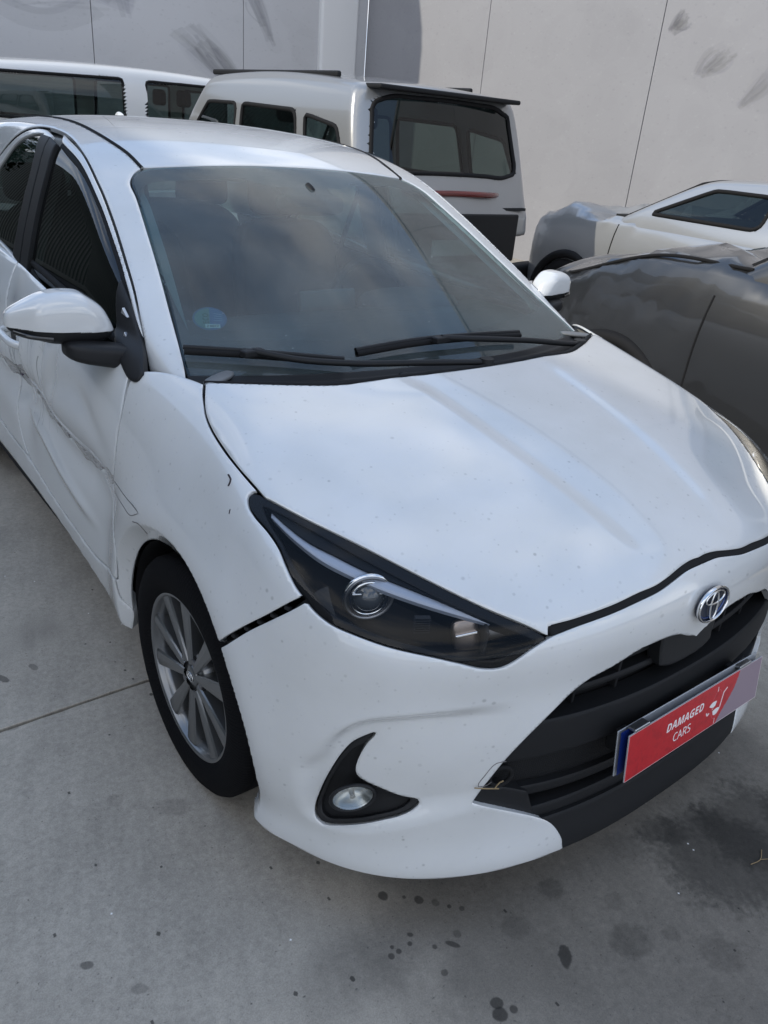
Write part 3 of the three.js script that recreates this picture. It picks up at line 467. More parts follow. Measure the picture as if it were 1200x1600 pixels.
// belt seals along the door tops
pair('belt_seal', tube(beltLine(-1.40, -.42, .004).filter((p, i) => i % 6 === 0).map(p => [p[0] + .018, p[1] + .008, p[2]]), .011, 8), M.rubber);
pair('roof_moulding', tube(ditch.map(p => onC(p, [-.3, 1, 0], -.003)), .0062, 6), M.rubber);
pair('drip_seal', tube([...rev(dripF).filter(p => p[2] > -1.5), ...rearArc].sort((a, b) => b[2] - a[2]).map(p => onC(p, [-1, .4, 0], -.010)), .008, 6), M.rubber);
// windscreen
const wsBase = [[-.699, .975, -.235], [-.5, .975, -.13], [-.25, .975, -.06], [0, .975, -.035]];
const wsLoop = sym([rev(smooth(wsTop)), rev(smooth([[-.702, .970, -.225], ...wsSide])), smooth([[-.702, .970, -.225], ...wsBase.slice(1)].map(p => onC(p, [0, .5, 1])))]);
const windscreen = mesh('windscreen', panel({ outline: wsLoop, dir: [0, .75, .66], f: fC, h: .015, offset: -.002, gap: .002, flange: .004, bevel: 0 }), M.glass, car);
const wsInner = sym([smooth([[0, 1.352, -.845], [-.12, 1.352, -.848], [-.17, 1.36, -.865], [-.22, 1.372, -.895], [-.313, 1.368, -.897], [-.479, 1.354, -.913]].map(p => onC(p, [0, .6, .8]))), smooth(rev(C.wsIn.slice(0, 6))), smooth([[-.636, 1.053, -.354], [-.612, 1.046, -.33], [-.37, 1.044, -.24], [-.155, 1.042, -.19], [0, 1.042, -.18]].map(p => onC(p, [0, .6, .8])))]);
mesh('frit_band', panel({ outline: wsLoop, holes: [wsInner], dir: [0, .75, .66], f: fC, h: .008, offset: -.007, gap: .002, flange: 0, bevel: 0 }), M.frit, windscreen);

// ---------------------------------------------------------------- nose: grille, emblem, plate
const frontLine = (pts, o) => smooth(pts.map(([x, y]) => onB([x, y, .78], [x * .8, 0, 1], o)));
function frontPanel(top, bottom, o, h = .008, fl = .03) {      // rows of [x, y] from the right to the left
  const t = frontLine(top, o), b = frontLine(bottom, o);
  return panel({ outline: [t, [t[t.length - 1], b[b.length - 1]], rev(b), [b[0], t[0]]], dir: [0, .1, 1], f: fB, h, offset: o, gap: 0, flange: fl, bevel: .003 });
}
const arcY = (xs, yc, ye) => { const o = []; for (let i = -8; i <= 8; i++) { const x = i / 8 * xs; o.push([x, yc + (ye - yc) * (i / 8) ** 2]); } return o; };
const box2 = (w, h, d, r = .002) => new RoundedBoxGeometry(w, h, d, 1, r);
const grille = new THREE.Group(); grille.name = 'grille'; car.add(grille);
mesh('backing', frontPanel(arcY(.62, .70, .66), arcY(.62, .16, .18), -.085, .016, 0), M.dark, grille);
M.mesh = new THREE.MeshPhysicalMaterial({ color: lin(.012, .0125, .014), roughness: .55, specularIntensity: .5, bumpScale: .0007, bumpMap: dataTex(128, 128, (i, j) => {       // moulded zig-zag net
  const u = (i + (Math.abs(((j / 16) % 2) - 1) * 10)) / 16 % 1, v = j / 16 % 1, r = Math.abs(u - .5) < .33 && Math.abs(v - .5) < .36 ? 40 : 220; return [r, r, r]; }, false) });
M.mesh.bumpMap.repeat.set(22, 22);
mesh('grille_net', frontPanel(arcY(.60, .46, .47), arcY(.60, .325, .375), -.040, .010, .04), M.mesh, grille);
mesh('bumper_beam', frontPanel(arcY(.56, .524, .540), arcY(.56, .432, .450), -.012, .007, .05), M.black, grille);
for (const [yc, ye, o] of [[.592, .590, -.050], [.560, .566, -.040]]) mesh('slat', frontPanel(arcY(.5, yc + .0075, ye + .0075), arcY(.5, yc - .0075, ye - .0075), o, .006, .035), M.black, grille);
for (const x of [-.32, -.2, .2, .32]) mesh('slat_post', box2(.008, .11, .03).translate(...onB([x, .58, .77], [0, 0, 1], -.06)), M.black, grille);
mesh('lower_slat', frontPanel(arcY(.56, .330, .368), arcY(.56, .306, .340), -.022, .007, .05), M.black, grille);
mesh('valance', frontPanel(arcY(.46, .270, .276), arcY(.42, .172, .178), -.002, .007, .06), M.black, grille);
mesh('valance_step', frontPanel(arcY(.46, .292, .300), arcY(.44, .262, .270), -.014, .007, .05), M.black, grille);
const cor = panel({ outline: [smooth([[-.575, .385, .715], [-.545, .355, .73], [-.49, .325, .75], [-.42, .285, .77], [-.36, .235, .79], [-.335, .18, .79]].map(p => onB(p, [-.4, 0, 1], -.012))), smooth([[-.335, .18, .79], [-.39, .25, .76], [-.43, .345, .75]].map(p => onB(p, [-.4, 0, 1], -.012))), smooth([[-.43, .345, .75], [-.5, .375, .75], [-.575, .385, .715]].map(p => onB(p, [-.4, 0, 1], -.012)))], dir: [-.3, .1, 1], f: fB, h: .006, offset: -.012, gap: -.004, flange: .04 });
pair('corner_trim', cor, M.trim, grille);
mesh('sensor_cover', frontPanel([[-.115, .66], [-.06, .66], [0, .66], [.06, .66], [.115, .66]], [[-.098, .560], [-.06, .549], [0, .546], [.06, .549], [.098, .560]], -.016, .006, .03), M.trim, grille);
pair('tow_cover', new THREE.TorusGeometry(.024, .005, 8, 20).rotateY(-.35).translate(...onB([-.50, .405, .74], [-.5, 0, 1], -.02)), M.rubber, grille);
// rubber strip along the hood's leading edge
{ const a = smooth(C.hoodFront).map(p => [p[0], p[1] + .005, p[2] - .005]), b = smooth(C.bumpTop).map(p => [p[0], p[1] - .005, p[2] + .004]);
  mesh('hood_seal', panel({ outline: [a, rev(flipX(a)), flipX(b), rev(b)], dir: [0, .55, .83], f: fB, h: .005, offset: -.006, gap: 0, flange: .03, bevel: .003 }), M.rubber, car); }
// dark lining sheets added behind the panel gaps to give them shade
const lining = (o, pts, dir, h = .03) => panel({ outline: [pts], dir, f: fB2, h, offset: o, gap: 0, flange: 0, bevel: 0 });
mesh('under_hood', panel({ outline: sym([rev(R('hoodRear')).map(p => [p[0], p[1], p[2] - .1]), smooth([[-.66, .99, -.15], [-.70, .93, .05], [-.70, .88, .25]]), smooth([[-.70, .88, .25], [-.55, .78, .56], [-.38, .74, .70]]), smooth([[-.38, .74, .70], [-.2, .745, .74], [0, .76, .735]])]), dir: [0, .92, .35], f: fB, h: .03, offset: -.045, gap: 0, flange: 0, bevel: 0 }), M.dark, car);
const gapLining = lining(-.016, [[-.80, .80, .47], [-.85, .72, .42], [-.86, .58, .26], [-.86, .52, .26], [-.85, .62, .40], [-.80, .74, .53]], [-.9, .2, .35], .01);
pair('gap_lining', gapLining, M.black);  // black sheet standing in for the shade inside the open joint
{ // clips that show in the open joint between fender and bumper
  for (const t of [.18, .34, .5, .66, .82]) { const a = smooth(C.bumpGap), p = a[Math.floor(t * (a.length - 1))], q = onB([p[0], p[1] - .004, p[2] + .003], [-1, 0, 0], -.010), n = gradN(fB, ...q);
    const g = new RoundedBoxGeometry(.012, .007, .010, 1, .001); g.lookAt(new THREE.Vector3(...n)); g.translate(...q); mesh('clip', g, M.trim, car); } }

// emblem
const bigO = (a, b, r, sx, n = 40, z = 0, cx = 0, cy = 0) => { const p = []; for (let i = 0; i < n; i++) { const t = i / n * 6.28319; p.push([cx + a * Math.cos(t), cy + b * Math.sin(t), z]); } const g = tube(p, r, 10, true, .003); g.scale(1, 1, sx); return g; };
const emb = new THREE.Group(); emb.name = 'emblem'; car.add(emb);
{ const p = onB([0, .700, .79], [0, 0, 1]), n = gradN(fB, ...p); emb.scale.setScalar(.9); emb.position.set(0, p[1] + n[1] * .005, p[2] + n[2] * .005); emb.rotation.x = -Math.asin(clamp(n[1], -1, 1));
  M.embBack = new THREE.MeshPhysicalMaterial({ color: lin(.004, .010, .028), roughness: .35, clearcoat: .25, clearcoatRoughness: .1 });
  M.embBlue = new THREE.MeshPhysicalMaterial({ color: lin(.01, .05, .22), roughness: .2, metalness: .5, clearcoat: 1 });
  mesh('backplate', new THREE.CylinderGeometry(1, 1, .006, 64).rotateX(Math.PI / 2).scale(.060, .0415, 1).translate(0, 0, .001), M.embBack, emb);
  mesh('outer_ring', bigO(.0612, .0427, .0032, 1.6, 60, .005), M.chrome, emb);
  mesh('wide_oval', bigO(.0385, .0160, .0024, 1.5, 50, .006, 0, .0185), M.chrome, emb);
  mesh('tall_oval', bigO(.0150, .0355, .0024, 1.5, 50, .0062, 0, -.0015), M.chrome, emb);
  mesh('blue_rim', bigO(.0535, .0350, .0022, 1, 60, .0042), M.embBlue, emb); }

// plates
const plate = new THREE.Group(); plate.name = 'number_plate'; car.add(plate); plate.position.set(.004, .428, .845); plate.rotation.set(-.137, 0, 0);
M.plateSilver = new THREE.MeshStandardMaterial({ color: lin(.45, .47, .50), roughness: .35, metalness: .4 });
M.plateBlue = new THREE.MeshStandardMaterial({ color: lin(.006, .022, .16), roughness: .4 });
const plateTex = canvasTex(1664, 368, (g, w, h) => {
  const q = rng(3); g.fillStyle = '#c01522'; g.fillRect(0, 0, w, h);
  for (let k = 0; k < 500; k++) { g.fillStyle = q() < .5 ? 'rgba(230,60,70,.05)' : 'rgba(90,0,10,.06)'; g.beginPath(); g.ellipse(q() * w, q() * h, 4 + q() * 60, 3 + q() * 26, q() * 3, 0, 7); g.fill(); }
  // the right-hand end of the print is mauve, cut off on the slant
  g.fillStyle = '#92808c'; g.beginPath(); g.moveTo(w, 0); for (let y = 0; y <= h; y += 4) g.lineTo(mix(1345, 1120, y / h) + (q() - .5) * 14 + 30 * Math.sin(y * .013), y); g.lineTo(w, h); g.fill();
  g.fillStyle = '#f4f2f2'; g.save(); g.transform(1, 0, -.14, 1, 0, 0); g.font = 'bold 94px sans-serif'; g.textBaseline = 'middle'; g.fillText('DAMAGED', 455, 135); g.restore();
  g.font = '96px sans-serif'; g.textBaseline = 'middle'; g.fillText('CARS', 530, 252); g.save(); g.translate(-95, 0);
  // line drawing of a bent car part beside the lettering
  g.strokeStyle = 'rgba(245,240,240,.9)'; g.lineWidth = 5; g.fillStyle = '#f2f0f0';
  g.beginPath(); g.ellipse(1165, 190, 62, 118, .12, 0, 7); g.globalAlpha = .35; g.stroke(); g.globalAlpha = 1;
  g.beginPath(); g.moveTo(1068, 178); g.quadraticCurveTo(1100, 140, 1165, 160); g.lineTo(1150, 196); g.quadraticCurveTo(1115, 214, 1068, 178); g.fill();
  g.beginPath(); g.moveTo(1120, 236); g.quadraticCurveTo(1180, 214, 1218, 238); g.quadraticCurveTo(1180, 300, 1134, 272); g.fill();
  g.lineWidth = 16; g.beginPath(); g.moveTo(1040, 218); g.quadraticCurveTo(1050, 260, 1076, 232); g.stroke();
  g.lineWidth = 14; g.beginPath(); g.moveTo(1216, 236); g.lineTo(1246, 118); g.lineTo(1290, 92); g.stroke();
  g.lineWidth = 6; g.beginPath(); g.moveTo(1112, 222); g.lineTo(1140, 186); g.stroke(); g.fillRect(1156, 40, 7, 40); g.fillRect(1162, 312, 6, 46); g.restore();
  g.strokeStyle = 'rgba(240,225,225,.8)'; g.lineWidth = 5; g.strokeRect(2, 2, w - 4, h - 4);
});
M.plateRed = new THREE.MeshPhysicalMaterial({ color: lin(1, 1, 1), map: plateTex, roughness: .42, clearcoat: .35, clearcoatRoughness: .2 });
{ const g = new RoundedBoxGeometry(.52, .115, .003, 2, .0014); mesh('board', g, M.plateSilver, plate);
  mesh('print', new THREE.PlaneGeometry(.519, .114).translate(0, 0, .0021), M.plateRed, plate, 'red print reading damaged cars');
  const b = mesh('rear_plate', new RoundedBoxGeometry(.52, .112, .003, 2, .0014), M.plateSilver, plate); b.position.set(-.006, .006, -.017); b.rotation.z = .012; b.rotation.y = -.02;
  const c = mesh('blue_band', new THREE.PlaneGeometry(.045, .106), M.plateBlue, plate); c.position.set(-.242, .006, -.0143); c.rotation.y = -.02;
  for (const x of [-.215, .185]) { const k = mesh('clip', new RoundedBoxGeometry(.05, .007, .020, 2, .002), M.silver, plate); k.position.set(x, .060, -.008); }
  for (const x of [-.21, .0, .21]) { const k = mesh('bracket', new RoundedBoxGeometry(.03, .06, .06, 1, .003), M.black, plate); k.position.set(x, 0, -.048); } }

// ---------------------------------------------------------------- lamps
const hlO = [R('hlTop'), R('hlLow'), R('hlOut')];
function headlight(side) {
  const g = new THREE.Group(); g.name = 'headlight'; car.add(g);
  const fl = side > 0 ? q => q : mirrored, dir = [-.5, .62, .6];
  const P = (o) => fl(panel({ dir, f: fB2, ...o }));
  mesh('lens', P({ outline: hlO, h: .008, offset: -.0015, gap: .0025, flange: 0, bevel: 0 }), M.clear, g);
  mesh('housing', P({ outline: hlO, h: .010, offset: -.10, gap: -.004, flange: 0, bevel: 0 }), M.dark, g);
  const low = [smooth([[-.765, .858, .235], ...rev(C.drlLow), [-.441, .722, .731]].map(p => onB(p, dir, -.008)))];
  // black cap above the light strip, and the bezel round the lens
  mesh('upper_cap', P({ outline: [R('hlTop'), smooth([C.hlTop[7], ...rev(C.drlTop), C.hlTop[0]])], h: .006, offset: -.0115, gap: 0, flange: .02, bevel: 0 }), M.capBlack, g);
  const inner = [smooth([[-.462, .722, .722], [-.515, .708, .708], [-.545, .700, .70], [-.605, .710, .668], [-.648, .722, .638], [-.705, .735, .583], [-.742, .748, .543], [-.772, .762, .50], [-.783, .78, .46]].map(p => onB(p, dir))), smooth([[-.783, .78, .46], [-.786, .81, .39], [-.782, .832, .34], [-.778, .85, .28], [-.768, .862, .24]].map(p => onB(p, dir))), smooth([[-.768, .862, .24], [-.735, .852, .32], [-.66, .81, .46], [-.56, .765, .62], [-.462, .722, .722]].map(p => onB(p, dir)))];
  mesh('bezel', P({ outline: hlO, holes: [inner], h: .006, offset: -.005, gap: .001, flange: .09, bevel: .001 }), M.capBlack, g);
  mesh('light_strip', P({ outline: [smooth(C.drlTop), smooth(C.drlLow)], h: .005, offset: -.016, gap: .001, flange: .012, bevel: .003 }), M.strip, g);
  const at = (x, y, z) => [side > 0 ? x : -x, y, z];
  // projector: bowl, rings, glass ball
  const pr = new THREE.Group(); pr.position.set(...at(-.676, .755, .482)); pr.rotation.set(.05, side > 0 ? -.42 : .42, 0); pr.scale.setScalar(1.14);
  const parts = [];
  const put = (n, q, m) => { q.applyMatrix4(new THREE.Matrix4().makeRotationFromEuler(pr.rotation).scale(pr.scale).setPosition(pr.position)); mesh(n, q, m, g); };
  put('projector_bowl', new THREE.LatheGeometry([[.010, -.03], [.030, -.026], [.040, -.008], [.043, .004], [.041, .007], [.037, .004], [.034, -.005]].map(p => new THREE.Vector2(...p)), 40).rotateX(Math.PI / 2), M.steel);
  put('projector_ring', new THREE.TorusGeometry(.042, .0042, 10, 48), M.chrome);
  put('inner_ring', new THREE.TorusGeometry(.0315, .0030, 8, 44).translate(0, 0, .004), M.chrome);
  put('projector_lens', new THREE.SphereGeometry(.029, 32, 18, 0, 6.2832, 0, 1.25).rotateX(Math.PI / 2).translate(0, 0, -.010), M.lensGlass);
  put('fin', new RoundedBoxGeometry(.052, .005, .03, 1, .002).translate(-.005, .012, -.004), M.silver);
  // turn lamp: curved reflector with a bright bar
  const tm = new THREE.Matrix4().makeRotationFromEuler(new THREE.Euler(-.25, side > 0 ? -.5 : .5, side > 0 ? .10 : -.10)).setPosition(...at(-.548, .708, .622));
  const rf = superBlob(.026, .034, .010, .55, 20); rf.applyMatrix4(tm); mesh('turn_reflector', rf, M.bronze, g);
  const bar = new RoundedBoxGeometry(.044, .006, .01, 1, .002).translate(0, .006, .010); bar.applyMatrix4(tm); mesh('turn_bar', bar, M.chrome, g);
  const pod = superBlob(.030, .026, .012, .6, 18).translate(.062, .006, -.004); pod.applyMatrix4(tm); mesh('inner_pod', pod, M.steel, g);
  const wall = new RoundedBoxGeometry(.006, .055, .06, 1, .002); wall.applyMatrix4(new THREE.Matrix4().makeRotationFromEuler(new THREE.Euler(.1, side > 0 ? -.6 : .6, 0)).setPosition(...at(-.525, .715, .645))); mesh('divider', wall, M.black, g);
  for (let k = 0; k < 7; k++) { const rib = new RoundedBoxGeometry(.030, .0018, .01, 1, .0006); rib.applyMatrix4(new THREE.Matrix4().makeRotationFromEuler(new THREE.Euler(.1, side > 0 ? -.45 : .45, 0)).setPosition(...at(-.628, .722 + k * .0052, .585))); mesh('rib', rib, M.black, g); }
  return g;
}
M.capBlack = new THREE.MeshPhysicalMaterial({ color: lin(.004, .0045, .006), roughness: .5, specularIntensity: .35 });
M.lensGlass = new THREE.MeshPhysicalMaterial({ color: lin(.05, .055, .06), roughness: .03, metalness: .0, clearcoat: 1, clearcoatRoughness: .01 });
M.bronze = new THREE.MeshStandardMaterial({ color: lin(.30, .25, .22), roughness: .3, metalness: .9 });
headlight(1); headlight(-1);
// fog lamps
function foglight(side) {
  const g = new THREE.Group(); g.name = 'fog_light'; car.add(g); const fl = side > 0 ? q => q : mirrored;
  mesh('surround', fl(panel({ outline: [fogLoop], dir: [-.7, .1, .7], f: fB2, h: .005, offset: -.020, gap: -.004, flange: 0, bevel: 0 })), M.black, g);
  mesh('edge', fl(panel({ outline: [fogLoop], holes: [[fogLoop.map(p => { const c = [-.745, .365, .58]; return p.map((v, i) => mix(v, c[i], .14)); })]], dir: [-.7, .1, .7], f: fB2, h: .004, offset: -.004, gap: .001, flange: .02, bevel: .001 })), M.trim, g);
  const m = new THREE.Matrix4().lookAt(new THREE.Vector3(-.45, .05, 1), new THREE.Vector3(), new THREE.Vector3(0, 1, 0)); m.setPosition(-.748, .368, .574);
  const bowl = new THREE.LatheGeometry([[.001, -.02], [.018, -.018], [.032, -.006], [.042, .008]].map(p => new THREE.Vector2(...p)), 36).rotateX(Math.PI / 2).scale(1, .70, 1).applyMatrix4(m);
  mesh('rim', fl(new THREE.TorusGeometry(.044, .004, 10, 40).scale(1, .72, 1).translate(0, 0, .006).applyMatrix4(m)), M.trim, g);
  mesh('reflector', fl(bowl.scale(1, 1, 1)), M.silver, g);
  mesh('bulb', fl(new THREE.CylinderGeometry(.006, .007, .02, 12).rotateX(Math.PI / 2).translate(0, 0, -.006).scale(1, .8, 1).applyMatrix4(m)), M.chrome, g);
  const lens = new THREE.SphereGeometry(.06, 32, 12, 0, 6.2832, 0, .72).rotateX(Math.PI / 2).translate(0, 0, -.040).scale(1, .68, .9).applyMatrix4(m);
  mesh('lens', fl(lens), M.fogLens, g);
  
}
M.fogLens = new THREE.MeshPhysicalMaterial({ color: lin(.86, .88, .86), transmission: 1, thickness: 0, roughness: .06, ior: 1.5, bumpScale: .0010, bumpMap: dataTex(64, 64, (i, j) => { const r = (i % 16) * 14; return [r, r, r]; }, false) });
foglight(1); foglight(-1);

// ---------------------------------------------------------------- wheels
function tyreGeo() {
  const p = [[.205, .070], [.215, .085], [.235, .094], [.262, .0965], [.285, .092], [.299, .082], [.3045, .072]];
  const pr = p.map(([r, x]) => [r, x]);
  for (const c of [.05, .018, -.018, -.05]) { pr.push([.3055, c + .0055], [.2985, c + .0045], [.2985, c - .0045], [.3055, c - .0055]); }
  for (const [r, x] of rev(p)) pr.push([r, -x]);
  return new THREE.LatheGeometry(pr.map(([r, x]) => new THREE.Vector2(r, x)), 96);
}
const spokeGeo = (() => {                                        // one flat-faced, sharp-edged blade along +y, face towards +z
  const pos = [], idx = [], N = 6, prof = [[-.5, -.034], [-.5, -.004], [-.40, .0], [.0, .0022], [.40, .0], [.5, -.004], [.5, -.034]];
  for (let i = 0; i <= N; i++) { const t = i / N, r = mix(.038, .2085, t), w = mix(.023, .050, t), z = mix(.000, .006, t); for (const [a, b] of prof) pos.push(a * w, r, z + b); }
  for (let i = 0; i < N; i++) for (let k = 0; k < 6; k++) { const a = i * 7 + k; idx.push(a, a + 7, a + 1, a + 1, a + 7, a + 8); }
  const g = new THREE.BufferGeometry(); g.setAttribute('position', new THREE.Float32BufferAttribute(pos, 3)); g.setIndex(idx); const q = g.toNonIndexed(); q.computeVertexNormals(); return q;
})();
const flatGroove = new THREE.MeshPhysicalMaterial({ color: lin(.007, .007, .008), roughness: .9, specularIntensity: .25, bumpScale: .002, bumpMap: dataTex(64, 64, (i, j) => { const r = (i % 8 < 1) ? 60 : 200; return [r, r, r]; }, false) });
flatGroove.bumpMap.repeat.set(24, 1);
function wheel(name, x, z) {
  const g = new THREE.Group(); g.name = name; car.add(g); g.position.set(x, WR, z); g.rotation.y = x < 0 ? -Math.PI / 2 : Math.PI / 2; g.rotation.order = 'YXZ';
  mesh('tyre', tyreGeo().rotateX(Math.PI / 2), flatGroove, g);
  mesh('rim', new THREE.LatheGeometry([[.185, -.09], [.19, -.02], [.192, .055], [.200, .068], [.2045, .072], [.205, .080], [.211, .0855], [.2165, .0835], [.2175, .078], [.214, .070]].map(p => new THREE.Vector2(...p)), 96).rotateX(Math.PI / 2), M.wheel, g);
  for (let k = 0; k < 5; k++) for (const s of [-1, 1]) { const m = mesh('spoke', spokeGeo, M.wheel, g); m.rotation.z = .35 + k * 1.25664 + s * .285; m.position.z = .072; }
  mesh('hub', new THREE.LatheGeometry([[.0, .064], [.024, .0645], [.028, .066], [.050, .066], [.066, .058], [.068, .03]].map(p => new THREE.Vector2(...p)), 48).rotateX(Math.PI / 2), M.wheel, g);
  for (let k = 0; k < 5; k++) { const a = .35 + k * 1.25664 + .628; const n = mesh('lug_nut', new THREE.CylinderGeometry(.0085, .0095, .012, 6).rotateX(Math.PI / 2), M.steel, g); n.position.set(.050 * Math.sin(-a), .050 * Math.cos(a), .066);
    const w = mesh('lug_well', new THREE.TorusGeometry(.0125, .003, 8, 20), M.dark, g); w.position.set(.050 * Math.sin(-a), .050 * Math.cos(a), .0655); }
  const cap = mesh('hub_cap', new THREE.LatheGeometry([[0, .0735], [.018, .0725], [.026, .070], [.028, .064]].map(p => new THREE.Vector2(...p)), 40).rotateX(Math.PI / 2), M.wheel, g);
  for (const [a, b, cy, s] of [[.0165, .0115, 0, .0014], [.0105, .0045, .005, .0012], [.0042, .0098, -.0005, .0012]]) mesh('cap_emblem', bigO(a, b, s, 1, 28, .0742, 0, cy), M.chrome, g);
  mesh('brake_disc', new THREE.CylinderGeometry(.135, .135, .02, 48).rotateX(Math.PI / 2).translate(0, 0, .0), M.steel, g);
  mesh('caliper', new RoundedBoxGeometry(.07, .13, .06, 2, .012).translate(.11, .03, .005), M.dark, g);
}
const arcLiner = zc => { const g = new THREE.CylinderGeometry(.352, .352, .30, 40, 1, true, -.35, Math.PI + .7).rotateY(0); g.rotateZ(Math.PI / 2); g.rotateX(0); g.translate(-.69, WR, zc); return g; };
for (const [zc, n] of [[0, 'front_wheel'], [REAR, 'rear_wheel']]) {
  wheel(n, -.753, zc); wheel(n, .753, zc);
  const lin_ = [], N = 64; for (let i = 0; i <= N; i++) { const a = mix(-.3, Math.PI + .25, i / N); lin_.push([WR + .3435 * Math.sin(a), zc + .3435 * Math.cos(a)]); }
  const pos = [], idx = []; lin_.forEach(([y, z]) => { pos.push(-(sideX(Math.max(y, .2), z, false) - .009), y, z, -.50, y, z); }); for (let i = 0; i < N; i++) { const a = i * 2; idx.push(a, a + 1, a + 2, a + 1, a + 3, a + 2); }
  pos.push(-.50, WR, zc); const cI = pos.length / 3 - 1; for (let i = 0; i < N; i++) idx.push(i * 2 + 1, i * 2 + 3, cI);
  const g = new THREE.BufferGeometry(); g.setAttribute('position', new THREE.Float32BufferAttribute(pos, 3)); g.setIndex(idx); g.computeVertexNormals(); pair('arch_liner', g, M.rubber);
}
// floor pan between the wheels
{ const s = new THREE.Shape(); s.moveTo(-.62, .62); s.lineTo(.62, .62); s.lineTo(.50, -.0); s.lineTo(.50, -.3); s.lineTo(.80, -.40); s.lineTo(.80, -2.15); s.lineTo(.50, -2.25); s.lineTo(.55, -2.95); s.lineTo(-.55, -2.95); s.lineTo(-.50, -2.25); s.lineTo(-.80, -2.15); s.lineTo(-.80, -.40); s.lineTo(-.50, -.3); s.lineTo(-.50, 0); s.closePath();
  const g = new THREE.ExtrudeGeometry(s, { depth: .06, bevelEnabled: false }); g.rotateX(Math.PI / 2); g.scale(1, 1, 1); const p = g.attributes.position; g.computeVertexNormals(); g.translate(0, .27, 0); mesh('floor_pan', g, M.dark, car); }

// scratches that run on over the fender, chips, and the outline of the towing-eye cover
for (const k of ['scr1', 'scr2', 'scr3']) mesh('scratch', tube(C[k].map(p => onB(p, [-1, .2, .1], .0002)), .0011, 5), M.scratch = M.scratch || std('scratchM', .16, .15, .15, .8), car);
mesh('chip', tube(C.chip.slice(0, 3).map(p => onB(p, [-1, .3, .1], .0004)), .0022, 6), M.scratchDark = std('scratchDarkM', .03, .02, .025, .7), car); mesh('chip', tube(C.chip.slice(3).map(p => onB(p, [-1, .3, .1], .0004)), .0012, 5), M.scratchDark, car);
mesh('tow_cover_joint', tube(C.towline.map(p => onB(p, [-.5, 0, 1], .0)), .0009, 5), M.scratch, car);

// ---------------------------------------------------------------- mirrors, handles, wipers, cowl
function superBlob(hx, hy, hz, e, n = 40, shape) {
  const pos = [], idx = [], pw = (v, k) => Math.sign(v) * Math.pow(Math.abs(v), k), m = n * 2;
  for (let j = 0; j <= n; j++) for (let i = 0; i <= m; i++) {
    const a = -Math.PI / 2 + j / n * Math.PI, b = i / m * 2 * Math.PI; let p = [hx * pw(Math.cos(a), e) * pw(Math.cos(b), e), hy * pw(Math.sin(a), e), hz * pw(Math.cos(a), e) * pw(Math.sin(b), e)];
    if (shape) p = shape(p); pos.push(...p);
  }
  for (let j = 0; j < n; j++) for (let i = 0; i < m; i++) { const a = j * (m + 1) + i, b = a + m + 1; idx.push(a, b, a + 1, a + 1, b, b + 1); }
  let g = new THREE.BufferGeometry(); g.setAttribute('position', new THREE.Float32BufferAttribute(pos, 3)); g.setIndex(idx); g = mergeVertices(g, 1e-5); g.computeVertexNormals(); return g;
}
function keep(g, test) {          // only the triangles whose centre passes
  const p = g.attributes.position, x = g.index.array, o = [];
  for (let i = 0; i < x.length; i += 3) { const c = [0, 1, 2].map(a => (p.getComponent(x[i], a) + p.getComponent(x[i + 1], a) + p.getComponent(x[i + 2], a)) / 3); if (test(c)) o.push(x[i], x[i + 1], x[i + 2]); }
  const q = g.clone(); q.setIndex(o); return q;
}
const fU = (x, y, z) => smin(fB2(x, y, z), fC(x, y, z), .03);
